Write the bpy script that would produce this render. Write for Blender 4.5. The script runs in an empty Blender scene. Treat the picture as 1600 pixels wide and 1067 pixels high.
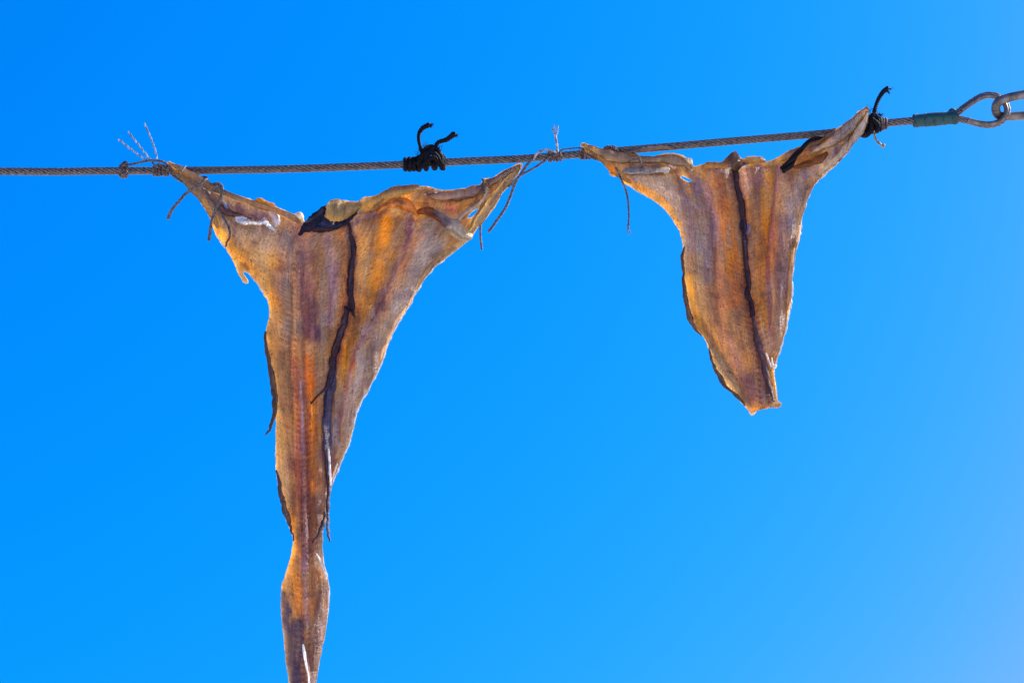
import bpy, math, random
import numpy as np
from mathutils import Vector, Matrix
from mathutils.geometry import delaunay_2d_cdt

random.seed(7)
RNG = np.random.default_rng(11)
C = bpy.context.scene.collection
SC = bpy.context.scene

# ------------------------------------------------------------------ camera
CAM_POS = Vector((0.0, -2.2, 1.55))
PITCH = math.radians(22.0)
LENS = 100.0
W, H = 1600.0, 1067.0
PX = 0.00045                        # metres covered by one photo pixel at the wire
cam_d = bpy.data.cameras.new('camera')
cam = bpy.data.objects.new('camera', cam_d); C.objects.link(cam)
cam_d.lens = LENS; cam_d.sensor_width = 36.0
cam_d.clip_start = 0.05; cam_d.clip_end = 5000.0
cam.location = CAM_POS
cam.rotation_euler = (math.radians(90) + PITCH, 0, 0)
SC.camera = cam
DIST = PX * W * LENS / 36.0         # 2.0 m along the optical axis

# ------------------------------------------------------------------ sky and sun
SUN_EL, SUN_AZ = math.radians(42.0), math.radians(67.0)   # azimuth measured from +Y towards +X
world = bpy.data.worlds.new("World"); SC.world = world; world.use_nodes = True
wn = world.node_tree; wn.nodes.clear()
sky = wn.nodes.new('ShaderNodeTexSky'); sky.sky_type = 'NISHITA'; sky.sun_disc = False
sky.sun_elevation = SUN_EL; sky.sun_rotation = SUN_AZ
sky.air_density = 1.0; sky.dust_density = 3.2; sky.ozone_density = 2.0
# deep polarised blue: take a share of the grey out of the sky light
sub = wn.nodes.new('ShaderNodeVectorMath'); sub.operation = 'MULTIPLY_ADD'
sub.inputs[1].default_value = (0.0, 1.17, 2.2)
sub.inputs[2].default_value = (0.0, -0.70, 0.0)
sep = wn.nodes.new('ShaderNodeSeparateXYZ'); wn.links.new(sky.outputs[0], sep.inputs[0])
def wmath(op, a, b):
    n = wn.nodes.new('ShaderNodeMath'); n.operation = op
    for s_, v in ((n.inputs[0], a), (n.inputs[1], b)):
        if isinstance(v, float): s_.default_value = v
        else: wn.links.new(v, s_)
    return n.outputs[0]
red = wmath('MINIMUM', wmath('MULTIPLY', wmath('POWER', wmath('MULTIPLY', sep.outputs[0], 1 / 3.14), 10.0), 1.25), wmath('MULTIPLY', sep.outputs[0], 0.8))
cmb = wn.nodes.new('ShaderNodeCombineXYZ'); wn.links.new(red, cmb.inputs[0])
mx = wn.nodes.new('ShaderNodeVectorMath'); mx.operation = 'ADD'; wn.links.new(cmb.outputs[0], mx.inputs[1])
bg = wn.nodes.new('ShaderNodeBackground'); bg.inputs[1].default_value = 0.12 / 2 ** 0.7
wo = wn.nodes.new('ShaderNodeOutputWorld')
wn.links.new(sky.outputs[0], sub.inputs[0]); wn.links.new(sub.outputs[0], mx.inputs[0])
wn.links.new(mx.outputs[0], bg.inputs[0]); wn.links.new(bg.outputs[0], wo.inputs[0])

sun_d = bpy.data.lights.new('sun', 'SUN'); sun_d.energy = 4.6; sun_d.angle = math.radians(0.5)
sun_d.color = (1.0, 0.95, 0.87)
sun = bpy.data.objects.new('sun', sun_d); C.objects.link(sun)
SUN_DIR = Vector((math.sin(SUN_AZ) * math.cos(SUN_EL), math.cos(SUN_AZ) * math.cos(SUN_EL), math.sin(SUN_EL)))
sun.rotation_euler = SUN_DIR.to_track_quat('Z', 'Y').to_euler()
sun.location = (3, 3, 6)

SC.view_settings.view_transform = 'Standard'; SC.view_settings.look = 'None'
SC.view_settings.exposure = 0.7; SC.view_settings.gamma = 1.0
SC.render.engine = 'CYCLES'
SC.cycles.max_bounces = 8; SC.cycles.transmission_bounces = 6; SC.cycles.diffuse_bounces = 5

# ------------------------------------------------------------------ picture plane -> world (a vertical plane at the wire)
_right = Vector((1, 0, 0)); _fwd = Vector((0, math.cos(PITCH), math.sin(PITCH))); _up = Vector((0, -math.sin(PITCH), math.cos(PITCH)))
_f = np.array(_fwd); _r = np.array(_right); _u = np.array(_up); _c = np.array(CAM_POS)
Y0 = CAM_POS.y + DIST * math.cos(PITCH)      # world y of the wire's plane

def world_pts(px, py, d):
    """px, py in photo pixels, d = depth behind the wire's vertical plane in pixel-sized units."""
    px = np.asarray(px, float); py = np.asarray(py, float); d = np.asarray(d, float) + np.zeros_like(px)
    k = 36.0 / LENS / W
    rx = (px - W / 2) * k; ry = -(py - H / 2) * k
    ray = _f[None, :] + rx[:, None] * _r[None, :] + ry[:, None] * _u[None, :]
    t = (Y0 + d * PX - _c[1]) / ray[:, 1]
    return _c[None, :] + ray * t[:, None]

def wp(x, y, d=0.0): return Vector(world_pts([x], [y], [d])[0])

# ------------------------------------------------------------------ noise and curve helpers
def vnoise(x, y, seed=0):
    xi = np.floor(x).astype(np.int64); yi = np.floor(y).astype(np.int64)
    fx = x - xi; fy = y - yi
    fx = fx * fx * (3 - 2 * fx); fy = fy * fy * (3 - 2 * fy)
    def h(a, b):
        n = (a * 374761393 + b * 668265263 + seed * 974634777) & 0xffffffff
        n = ((n ^ (n >> 13)) * 1274126177) & 0xffffffff
        n = n ^ (n >> 16)
        return (n & 0xffff) / 32767.5 - 1.0
    a = h(xi, yi); b = h(xi + 1, yi); c = h(xi, yi + 1); d = h(xi + 1, yi + 1)
    return (a * (1 - fx) + b * fx) * (1 - fy) + (c * (1 - fx) + d * fx) * fy

def fbm(x, y, seed=0, o=4):
    s = 0; a = 1.0; t = 0
    for i in range(o):
        s = s + a * vnoise(x * 2 ** i, y * 2 ** i, seed + i * 17); t += a; a *= 0.5
    return s / t

def catmull(pts, n=8, closed=False):
    P = [np.array(p, float) for p in pts]; L = len(P); out = []
    rng = range(L) if closed else range(L - 1)
    for i in rng:
        if closed: p0, p1, p2, p3 = P[i - 1], P[i], P[(i + 1) % L], P[(i + 2) % L]
        else: p0, p1, p2, p3 = P[max(i - 1, 0)], P[i], P[i + 1], P[min(i + 2, L - 1)]
        for k in range(n):
            t = k / n
            out.append(0.5 * ((2 * p1) + (-p0 + p2) * t + (2 * p0 - 5 * p1 + 4 * p2 - p3) * t * t + (-p0 + 3 * p1 - 3 * p2 + p3) * t ** 3))
    if not closed: out.append(P[-1])
    return np.array(out)

def resample(P, step, closed=False):
    P = np.asarray(P, float)
    if closed: P = np.vstack([P, P[:1]])
    seg = np.linalg.norm(np.diff(P[:, :2], axis=0), axis=1); s = np.concatenate([[0], np.cumsum(seg)])
    n = max(2, int(round(s[-1] / step)))
    t = np.linspace(0, s[-1], n + 1)
    out = np.stack([np.interp(t, s, P[:, k]) for k in range(P.shape[1])], 1)
    return out[:-1] if closed else out

def seg_dist(X, Y, poly, closed=False):
    poly = np.asarray(poly, float)[:, :2]
    if len(poly) == 1: return np.hypot(X - poly[0, 0], Y - poly[0, 1])
    A = poly if closed else poly[:-1]; B = np.roll(poly, -1, 0) if closed else poly[1:]
    best = np.full(len(X), 1e18)
    for (ax, ay), (bx, by) in zip(A, B):
        dx, dy = bx - ax, by - ay; L = dx * dx + dy * dy + 1e-12
        t = np.clip(((X - ax) * dx + (Y - ay) * dy) / L, 0, 1)
        best = np.minimum(best, (X - ax - t * dx) ** 2 + (Y - ay - t * dy) ** 2)
    return np.sqrt(best)

def inside(X, Y, poly):
    c = np.zeros(len(X), bool); x1, y1 = poly[:, 0], poly[:, 1]; x2, y2 = np.roll(x1, -1), np.roll(y1, -1)
    for a, b, c2, d in zip(x1, y1, x2, y2):
        if b == d: continue
        m = ((b > Y) != (d > Y)) & (X < (c2 - a) * (Y - b) / (d - b) + a)
        c ^= m
    return c

def lin(c): 
    c = np.clip(np.asarray(c, float), 0, 1)
    return np.where(c <= 0.04045, c / 12.92, ((c + 0.055) / 1.055) ** 2.4)

# ------------------------------------------------------------------ object helpers
def link(o, parent=None):
    C.objects.link(o)
    if parent is not None: o.parent = parent
    return o

def thing(name, label, cat, group=None):
    o = bpy.data.objects.new(name, None); C.objects.link(o)
    o.empty_display_size = 0.02
    o['label'] = label; o['category'] = cat
    if group: o['group'] = group
    return o

def place_root(root, loc):
    """move the Empty to loc and keep its (world-built) children where they are"""
    def shift(o, v):
        if o.type == 'MESH' and o.parent is root: o.location = o.location - v
    root.location = loc
    for ch in [o for o in C.objects if o.parent is root]: ch.location = ch.location - Vector(loc)

def mesh_obj(name, verts, faces, mat, parent=None, smooth=True, label=None):
    me = bpy.data.meshes.new(name); me.from_pydata([tuple(v) for v in verts], [], faces); me.update()
    if smooth: me.polygons.foreach_set('use_smooth', [True] * len(me.polygons))
    o = bpy.data.objects.new(name, me); link(o, parent); me.materials.append(mat)
    if label: o['label'] = label
    return o

class Bag:
    """collects tubes into ONE mesh"""
    def __init__(s): s.v = []; s.f = []
    def tube(s, pts, r, seg=8, cap=True):
        P = [Vector(p) for p in pts]; n = len(P)
        R = r if hasattr(r, '__len__') else [r] * n
        base = len(s.v); up = None
        for i in range(n):
            t = (P[min(i + 1, n - 1)] - P[max(i - 1, 0)])
            if t.length < 1e-9: t = Vector((1, 0, 0))
            t.normalize()
            if up is None:
                up = Vector((0, -1, 0)) if abs(t.y) < 0.9 else Vector((0, 0, 1))
            up = (up - t * up.dot(t))
            if up.length < 1e-6: up = t.orthogonal()
            up.normalize(); sd = t.cross(up)
            for k in range(seg):
                a = 2 * math.pi * k / seg
                s.v.append(P[i] + (up * math.cos(a) + sd * math.sin(a)) * R[i])
        for i in range(n - 1):
            for k in range(seg):
                a = base + i * seg + k; b = base + i * seg + (k + 1) % seg
                s.f.append((a, b, b + seg, a + seg))
        if cap:
            s.f.append(tuple(base + k for k in range(seg))[::-1]); s.f.append(tuple(base + (n - 1) * seg + k for k in range(seg)))
    def twist(s, pts, r, plies=3, pitch=0.006, ply_r=None, seg=6, phase=0.0, jitter=0.0):
        """twisted cord along pts with outer radius r (metres)"""
        P = [Vector(p) for p in pts]; n = len(P)
        R = r if hasattr(r, '__len__') else [r] * n
        k_ = 1.0 / (1.0 + 1.0 / math.sin(math.pi / plies)) if plies > 2 else 0.5
        paths = [[] for _ in range(plies)]; radii = []; up = None; L = 0
        for i in range(n):
            t = (P[min(i + 1, n - 1)] - P[max(i - 1, 0)]).normalized()
            if up is None: up = Vector((0, -1, 0)) if abs(t.y) < 0.9 else Vector((0, 0, 1))
            up = (up - t * up.dot(t)); up.normalize(); sd = t.cross(up)
            if i: L += (P[i] - P[i - 1]).length
            rs = R[i] * k_ if ply_r is None else ply_r
            for q in range(plies):
                a = phase + 2 * math.pi * q / plies + 2 * math.pi * L / pitch
                jr = 1 + (random.uniform(-jitter, jitter) if jitter else 0)
                paths[q].append(P[i] + (up * math.cos(a) + sd * math.sin(a)) * (R[i] - rs) * jr)
            radii.append(rs * 1.06)
        for q in range(plies): s.tube(paths[q], radii, seg)
    def hair(s, base, direction, length, r=0.00012, bend=0.4, n=6):
        d = Vector(direction).normalized(); b = Vector((random.uniform(-1, 1), random.uniform(-1, 1), random.uniform(-1, 1))) * bend
        pts = [Vector(base) + d * length * (i / n) + b * length * (i / n) ** 2 for i in range(n + 1)]
        s.tube(pts, [r * (1 - 0.75 * i / n) for i in range(n + 1)], 4)
    def build(s, name, mat, parent=None, label=None): return mesh_obj(name, s.v, s.f, mat, parent, True, label)

def path(pts, n=10, step=None):
    """pts: (px, py, depth) -> world polyline"""
    q = catmull(pts, n)
    if step: q = resample(q, step)
    return [Vector(p) for p in world_pts(q[:, 0], q[:, 1], q[:, 2])]

# ------------------------------------------------------------------ materials
def new_mat(name):
    m = bpy.data.materials.new(name); m.use_nodes = True; m.node_tree.nodes.clear(); return m, m.node_tree.nodes, m.node_tree.links

def N(nodes, t, **kw):
    n = nodes.new(t)
    for k, v in kw.items():
        if k.startswith('i_'): n.inputs[k[2:].replace('_', ' ')].default_value = v
        else: setattr(n, k, v)
    return n

def mixrgb(nodes, links, a, b, fac, mode='MIX'):
    n = nodes.new('ShaderNodeMix'); n.data_type = 'RGBA'; n.blend_type = mode
    for sock, v in ((n.inputs[6], a), (n.inputs[7], b), (n.inputs[0], fac)):
        if isinstance(v, bpy.types.NodeSocket): links.new(v, sock)
        elif isinstance(v, (int, float)): sock.default_value = v
        else: sock.default_value = tuple(v) + (1,)
    return n.outputs[2]

def ramp(nodes, links, src, lo, hi, a=0.0, b=1.0):
    n = nodes.new('ShaderNodeMapRange'); links.new(src, n.inputs[0])
    n.inputs[1].default_value = lo; n.inputs[2].default_value = hi; n.inputs[3].default_value = a; n.inputs[4].default_value = b
    return n.outputs[0]

def flesh_mat(name, transl=0.5, speck=1.0, rough=0.5, gain=1.0, fibre=1.0, spec=0.4, bump=1.0):
    m, nd, lk = new_mat(name)
    at = N(nd, 'ShaderNodeAttribute', attribute_name='pigment')
    gr = N(nd, 'ShaderNodeUVMap', uv_map='grain')
    def noise(scale, detail, sx, sy, rough_=0.6, dist=0.0):
        mp = nd.new('ShaderNodeMapping'); mp.inputs['Scale'].default_value = (sx, sy, 1); lk.new(gr.outputs[0], mp.inputs[0])
        t = nd.new('ShaderNodeTexNoise'); t.inputs['Scale'].default_value = scale; t.inputs['Detail'].default_value = detail
        t.inputs['Roughness'].default_value = rough_; t.inputs['Distortion'].default_value = dist
        lk.new(mp.outputs[0], t.inputs['Vector']); return t.outputs[0]
    # uv is in photo-pixel-sized units: u across the spine, v along it
    fib = noise(1.0, 4, 0.22, 0.028, 0.6, 1.2)      # long fibres
    band = noise(1.0, 3, 0.07, 0.15, 0.55, 2.2)       # transverse muscle bands
    blot = noise(0.05, 5, 1, 1, 0.7, 0.3)
    fine = noise(0.55, 3, 1, 1, 0.6, 0.0)
    spk = noise(1.0, 3, 0.42, 0.27, 0.55, 0.6)
    spk2 = noise(1.0, 2, 0.16, 0.09, 0.5, 1.5)
    col = at.outputs['Color']
    rn = noise(1.0, 3, 0.045, 0.26, 0.6, 1.0); rib = ramp(nd, lk, rn, 0.38, 0.62)
    f1 = ramp(nd, lk, fib, 0.3, 0.7, 0.70, 1.30); f2 = ramp(nd, lk, band, 0.3, 0.7, 0.87, 1.13)
    f3 = ramp(nd, lk, blot, 0.3, 0.7, 0.82, 1.18); f4 = ramp(nd, lk, fine, 0.3, 0.7, 0.88, 1.12)
    def mul(a, b):
        q = nd.new('ShaderNodeMath'); q.operation = 'MULTIPLY'; lk.new(a, q.inputs[0])
        if isinstance(b, float): q.inputs[1].default_value = b
        else: lk.new(b, q.inputs[1])
        return q.outputs[0]
    v = mul(mul(mul(mul(mul(f1, f2), f3), f4), gain), ramp(nd, lk, rib, 0.0, 1.0, 1 - 0.12 * fibre, 1 + 0.08 * fibre))
    vm = nd.new('ShaderNodeVectorMath'); vm.operation = 'SCALE'; lk.new(col, vm.inputs[0]); lk.new(v, vm.inputs['Scale'])
    col = vm.outputs[0]
    # dark red-brown specks
    sp = mul(ramp(nd, lk, spk, 0.53, 0.61, 0.0, 0.85 * speck), ramp(nd, lk, blot, 0.4, 0.58, 0.25, 1.0))
    dark = mixrgb(nd, lk, col, (0.42, 0.24, 0.26), 1.0, 'MULTIPLY')
    pl = mixrgb(nd, lk, col, (1.35, 1.22, 1.1), 1.0, 'MULTIPLY'); col = mixrgb(nd, lk, col, pl, ramp(nd, lk, spk2, 0.54, 0.68, 0.0, 0.6))
    dark = mixrgb(nd, lk, col, (0.34, 0.17, 0.20), 1.0, 'MULTIPLY')
    col = mixrgb(nd, lk, col, dark, sp)
    # height
    add = nd.new('ShaderNodeMath'); add.operation = 'MULTIPLY_ADD'; lk.new(fib, add.inputs[0]); add.inputs[1].default_value = 1.0 * fibre; lk.new(band, add.inputs[2])
    add2 = nd.new('ShaderNodeMath'); add2.operation = 'MULTIPLY_ADD'; lk.new(fine, add2.inputs[0]); add2.inputs[1].default_value = 0.5; lk.new(add.outputs[0], add2.inputs[2])
    add3 = nd.new('ShaderNodeMath'); add3.operation = 'MULTIPLY_ADD'; lk.new(rib, add3.inputs[0]); add3.inputs[1].default_value = 0.35 * fibre; lk.new(add2.outputs[0], add3.inputs[2])
    bp = nd.new('ShaderNodeBump'); bp.inputs['Strength'].default_value = 0.5 * bump; bp.inputs['Distance'].default_value = 0.0018; lk.new(add3.outputs[0], bp.inputs['Height'])
    pr = nd.new('ShaderNodeBsdfPrincipled'); lk.new(col, pr.inputs['Base Color']); lk.new(bp.outputs[0], pr.inputs['Normal'])
    rr = ramp(nd, lk, fine, 0.3, 0.7, rough - 0.14, rough + 0.14); lk.new(rr, pr.inputs['Roughness'])
    pr.inputs['Specular IOR Level'].default_value = spec
    tr = nd.new('ShaderNodeBsdfTranslucent')
    gm = nd.new('ShaderNodeGamma'); lk.new(col, gm.inputs[0]); gm.inputs[1].default_value = 0.62
    warm = mixrgb(nd, lk, gm.outputs[0], (1.04, 0.975, 0.70), 1.0, 'MULTIPLY')
    lk.new(warm, tr.inputs[0]); lk.new(bp.outputs[0], tr.inputs['Normal'])
    mx_ = nd.new('ShaderNodeMixShader'); lk.new(pr.outputs[0], mx_.inputs[1]); lk.new(tr.outputs[0], mx_.inputs[2])
    # how much light a spot lets through: stored per vertex in the alpha of the pigment
    ta = mul(at.outputs['Alpha'], transl)
    lk.new(ta, mx_.inputs[0])
    out = nd.new('ShaderNodeOutputMaterial'); lk.new(mx_.outputs[0], out.inputs[0])
    return m

def simple_mat(name, c1, c2, scale=300.0, rough=0.6, metal=0.0, bump=0.3, dist=0.0008, stretch=(1, 1, 1), spec=0.5, transl=0.0):
    m, nd, lk = new_mat(name)
    tc = nd.new('ShaderNodeTexCoord'); mp = nd.new('ShaderNodeMapping'); mp.inputs['Scale'].default_value = stretch
    lk.new(tc.outputs['Object'], mp.inputs[0])
    t = nd.new('ShaderNodeTexNoise'); t.inputs['Scale'].default_value = scale; t.inputs['Detail'].default_value = 5; lk.new(mp.outputs[0], t.inputs[0])
    f = ramp(nd, lk, t.outputs[0], 0.38, 0.64)
    col = mixrgb(nd, lk, c1, c2, f)
    pr = nd.new('ShaderNodeBsdfPrincipled'); lk.new(col, pr.inputs['Base Color'])
    pr.inputs['Roughness'].default_value = rough; pr.inputs['Metallic'].default_value = metal; pr.inputs['Specular IOR Level'].default_value = spec
    bp = nd.new('ShaderNodeBump'); bp.inputs['Strength'].default_value = bump; bp.inputs['Distance'].default_value = dist
    lk.new(t.outputs[0], bp.inputs['Height']); lk.new(bp.outputs[0], pr.inputs['Normal'])
    out = nd.new('ShaderNodeOutputMaterial')
    if transl:
        tr = nd.new('ShaderNodeBsdfTranslucent'); lk.new(col, tr.inputs[0]); mx_ = nd.new('ShaderNodeMixShader'); mx_.inputs[0].default_value = transl
        lk.new(pr.outputs[0], mx_.inputs[1]); lk.new(tr.outputs[0], mx_.inputs[2]); lk.new(mx_.outputs[0], out.inputs[0])
    else: lk.new(pr.outputs[0], out.inputs[0])
    return m

M = {}
M['flesh'] = flesh_mat('dried_flesh', 0.6, gain=1.62, rough=0.36, spec=0.6, bump=1.1)
M['flap'] = flesh_mat('dried_skin_flap', 0.72, speck=0.25, rough=0.32, spec=0.6, fibre=0.6, gain=1.5)
M['dark'] = flesh_mat('dark_membrane', 0.35, speck=0.3, rough=0.55, spec=0.3, fibre=1.2, gain=1.2)
M['pale'] = flesh_mat('pale_skin_and_glint', 0.75, speck=0.1, rough=0.3, spec=0.7, fibre=0.7, gain=1.2)  # shared by pale skin pieces and painted highlights
M['margin'] = simple_mat('rim_light_skin', (0.74, 0.62, 0.46), (0.92, 0.89, 0.84), 260, 0.35, 0.0, 0.4, 0.0004, transl=0.45)  # near-white colour stands in for sunlight on the skin edges
M['steel'] = simple_mat('weathered_steel', (0.085, 0.066, 0.055), (0.24, 0.185, 0.15), 500, 0.5, 0.5, 0.5, 0.0004)
M['galv'] = simple_mat('galvanised_steel', (0.12, 0.095, 0.075), (0.26, 0.21, 0.17), 160, 0.48, 0.6, 0.25, 0.0004)
M['green'] = simple_mat('green_tape', (0.005, 0.036, 0.034), (0.010, 0.07, 0.065), 260, 0.55, 0.0, 0.6, 0.0006)
M['twine'] = simple_mat('grey_twine', (0.045, 0.032, 0.026), (0.24, 0.19, 0.15), 700, 0.7, 0.0, 0.5, 0.0003)
M['paletwine'] = simple_mat('bleached_twine', (0.14, 0.085, 0.06), (0.62, 0.52, 0.44), 300, 0.6, 0.0, 0.5, 0.0003)
M['browntwine'] = simple_mat('brown_twine', (0.045, 0.03, 0.028), (0.22, 0.14, 0.10), 600, 0.7, 0.0, 0.6, 0.0004)
M['black'] = simple_mat('black_cord', (0.0015, 0.0015, 0.003), (0.012, 0.008, 0.008), 500, 0.75, 0.0, 0.6, 0.0005, spec=0.2)
M['amber'] = simple_mat('amber_cord', (0.16, 0.07, 0.02), (0.50, 0.30, 0.12), 400, 0.4, 0.0, 0.4, 0.0003)
M['rope_blue'] = simple_mat('faded_wax', (0.5, 0.5, 0.48), (0.7, 0.7, 0.66), 400, 0.5)
M['ground'] = simple_mat('dry_sand', (0.50, 0.46, 0.41), (0.66, 0.62, 0.56), 3.0, 0.9, 0.0, 0.5, 0.02)

# ------------------------------------------------------------------ sheet of dried flesh or skin
def sheet(name, outline, depth, color, mat, parent=None, holes=(), step=2.5, thick=(1.6, 5.0, 22.0), rag=0.7, rag_f=0.16, smooth_n=6,
          grain=None, transl=1.0, label=None, seed=0, rim=0.7, warp=5.0, lumps=1.0, raw=False, rimcol=None, roll=0.0):
    """outline: closed list of photo points; depth(X, Y, E): depth of the front surface, E = distance to the edge;
    color: base + layers. Real thickness thick=(edge, middle, ramp) in pixel-sized units."""
    def prep(o, s):
        q = np.array(o, float) if raw else catmull(o, smooth_n, True)
        q = resample(q, step * 0.9, True)
        t = np.roll(q, -1, 0) - np.roll(q, 1, 0); t /= (np.linalg.norm(t, axis=1, keepdims=True) + 1e-9)
        nrm = np.stack([t[:, 1], -t[:, 0]], 1)
        k = np.arange(len(q)) * step * 0.9
        a = fbm(k * rag_f, k * 0 + s, seed + 5, 3) * rag + np.maximum(0, vnoise(k * 0.45, k * 0 + 3.3 * s, seed + 9) - 0.45) * rag * 1.6
        return q + nrm * a[:, None]
    loops = [prep(outline, 1.0)] + [prep(h, 2.0 + i) for i, h in enumerate(holes)]
    O = loops[0]
    x0, y0 = O.min(0) - 1; x1, y1 = O.max(0) + 1
    gx, gy = np.meshgrid(np.arange(x0, x1, step), np.arange(y0, y1, step * 0.88))
    gx = gx + (np.arange(gx.shape[0])[:, None] % 2) * step * 0.5
    gx = gx.ravel() + RNG.uniform(-.12, .12, gx.size) * step; gy = gy.ravel() + RNG.uniform(-.12, .12, gy.size) * step
    m = inside(gx, gy, O)
    for h in loops[1:]: m &= ~inside(gx, gy, h)
    gx, gy = gx[m], gy[m]
    ed = np.full(len(gx), 1e9)
    for l in loops: ed = np.minimum(ed, seg_dist(gx, gy, l, True))
    k = ed > step * 0.55; gx, gy = gx[k], gy[k]
    V = []; E = []
    for l in loops:
        b = len(V); n = len(l); V += [Vector(p) for p in l]; E += [(b + i, b + (i + 1) % n) for i in range(n)]
    V += [Vector((a, b)) for a, b in zip(gx, gy)]
    vs, _, tris, *_r = delaunay_2d_cdt(V, E, [], 0, 1e-4)
    P = np.array([(v[0], v[1]) for v in vs]); T = np.array([t for t in tris if len(t) == 3])
    cx = P[T].mean(1); keep = inside(cx[:, 0], cx[:, 1], O)
    for h in loops[1:]: keep &= ~inside(cx[:, 0], cx[:, 1], h)
    T = T[keep]
    used = np.unique(T); rm = -np.ones(len(P), int); rm[used] = np.arange(len(used)); P = P[used]; T = rm[T]
    # wind towards the camera (photo y runs down)
    A = P[T[:, 1]] - P[T[:, 0]]; B = P[T[:, 2]] - P[T[:, 0]]
    fl = (A[:, 0] * B[:, 1] - A[:, 1] * B[:, 0]) > 0; T[fl] = T[fl][:, ::-1]
    X, Y = P[:, 0], P[:, 1]; n = len(P)
    ED = np.full(n, 1e9)
    for l in loops: ED = np.minimum(ED, seg_dist(X, Y, l, True))
    D = depth(X, Y, ED) + lumps * (1.2 * fbm(X * 0.03, Y * 0.022, seed + 3) + 0.45 * fbm(X * 0.16, Y * 0.07, seed + 4, 3)) * np.clip(ED / 6, 0.25, 1)
    if roll: D = D + roll * (1 - np.sqrt(1 - (1 - np.clip(ED / roll, 0, 1)) ** 2 * 0.96)) * (0.7 + 0.6 * vnoise(X * .03, Y * .03, seed + 8))
    th = thick[0] + (thick[1] - thick[0]) * np.clip(ED / thick[2], 0, 1) ** 0.7
    # boundary
    from collections import defaultdict
    cnt = {}
    for a, b, c in T.tolist():
        for e in ((a, b), (b, c), (c, a)): cnt[e] = 1
    bd = [e for e in cnt if (e[1], e[0]) not in cnt]
    nout = np.zeros((n, 2)); 
    for a, b in bd:
        d = P[b] - P[a]; q = np.array([-d[1], d[0]]) / (np.linalg.norm(d) + 1e-9)   # outwards for this winding
        nout[a] += q; nout[b] += q
    ctr_a, ctr_b = bd[0]
    nl = np.linalg.norm(nout, axis=1, keepdims=True); nout = nout / np.where(nl > 0, nl, 1)
    # check the sign on one edge
    tst = np.array([P[a] * 0.5 + P[b] * 0.5 for a, b in bd[:60]]); nn = np.array([nout[a] for a, b in bd[:60]])
    pr_ = tst + nn * step * 0.3
    ins = inside(pr_[:, 0], pr_[:, 1], O)
    for h in loops[1:]: ins &= ~inside(pr_[:, 0], pr_[:, 1], h)
    if ins.mean() > 0.5: nout = -nout
    F = world_pts(X, Y, D); Bk = world_pts(X, Y, D + th)
    bi = sorted({i for e in bd for i in e}); ri = {v: 2 * n + k for k, v in enumerate(bi)}
    bia = np.array(bi)
    R = world_pts(X[bia] + nout[bia, 0] * rim, Y[bia] + nout[bia, 1] * rim, D[bia] + th[bia] * 0.5)
    verts = np.vstack([F, Bk, R])
    faces = T.tolist() + (T[:, ::-1] + n).tolist()
    for a, b in bd:
        faces.append((b, a, ri[a], ri[b])); faces.append((ri[b], ri[a], n + a, n + b))
    ob = mesh_obj(name, verts, faces, mat, parent, True, label)
    # pigment
    wx = fbm(X * 0.035, Y * 0.02, seed + 21) * warp + fbm(X * .15, Y * .09, seed + 23) * warp * 0.35
    wy = fbm(X * 0.03, Y * 0.03, seed + 22) * warp * 1.2
    Xw, Yw = X + wx, Y + wy
    base, layers = color
    col = np.tile(np.array(base, float) / 255.0, (n, 1)); tr = np.full(n, float(transl))
    for L in layers:
        poly, wdt, rgb, st = L[:4]
        d = seg_dist(Xw, Yw, poly)
        tt = np.clip((1.22 - d / wdt + 0.45 * fbm(X * .11, Y * .06, seed + 40 + int(wdt * 3)) + 0.55 * fbm(X * .34, Y * .07, seed + 44, 3)) / 0.85, 0, 1); prof = tt * tt * (3 - 2 * tt)
        mod = 0.8 + 0.5 * fbm(X * 0.05, Y * 0.025, seed + 31 + int(wdt))
        a = np.clip(prof * st * mod, 0, 1)[:, None]
        if len(L) > 5 and L[5] == 'edge':
            pass
        col = col * (1 - a) + a * np.array(rgb) / 255.0
        if len(L) > 4 and L[4] is not None: tr = tr * (1 - a[:, 0]) + a[:, 0] * L[4]
    if rimcol is not None:
        gU, gV = grain(X, Y)
        s1 = fbm(gU * 0.11 + 3, gV * 0.013, seed + 51, 4); s2 = fbm(gU * 0.13, gV * 0.03 + 9, seed + 52, 4); s3 = fbm(X * 0.05, Y * 0.05, seed + 53, 4)
        for sn, rgb, lo, st in ((s1, (112, 76, 88), .08, 1.9), (s2, (214, 150, 74), .14, 1.4), (-s1, (158, 142, 144), .04, 1.8), (s3, (96, 64, 58), .16, 1.5)):
            a = np.clip((sn - lo) * st * .6, 0, .4)[:, None]; col = col * (1 - a) + a * np.array(rgb) / 255.0
        seg = 0.5 + 0.5 * np.sin(2 * np.pi * (Y + 0.35 * np.abs(gU)) / 9.0 + 2.0 * fbm(X * .04, Y * .04, seed + 71))      # muscle segments beside the spine
        for u0, wd, stg, rgb in ((7, 3.0, .85, (104, 42, 44)), (16, 3.2, .55, (120, 60, 44)), (27, 4, .4, (118, 60, 54)), (-1, 2.4, .45, (204, 146, 136))):
            m = np.exp(-((np.abs(gU) - abs(u0) * (u0 > 0)) / wd) ** 2) * stg * seg * (0.55 + 0.9 * fbm(X * .06, Y * .02, seed + 72 + int(u0)))
            m = np.clip(m, 0, 1)[:, None]; col = col * (1 - m) + m * np.array(rgb) / 255.0
        rgb, wdt, st = rimcol
        a = (np.exp(-(ED / wdt) ** 2) * st * (0.75 + 0.6 * fbm(X * .04, Y * .04, seed + 77)))[:, None]
        a = np.clip(a, 0, 1); col = col * (1 - a) + a * np.array(rgb) / 255.0
        tr = tr * (1 - a[:, 0]) + a[:, 0] * 1.1
    tr = tr * (1 + 0.45 * np.exp(-ED / 5.0))
    colL = lin(col)
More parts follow.
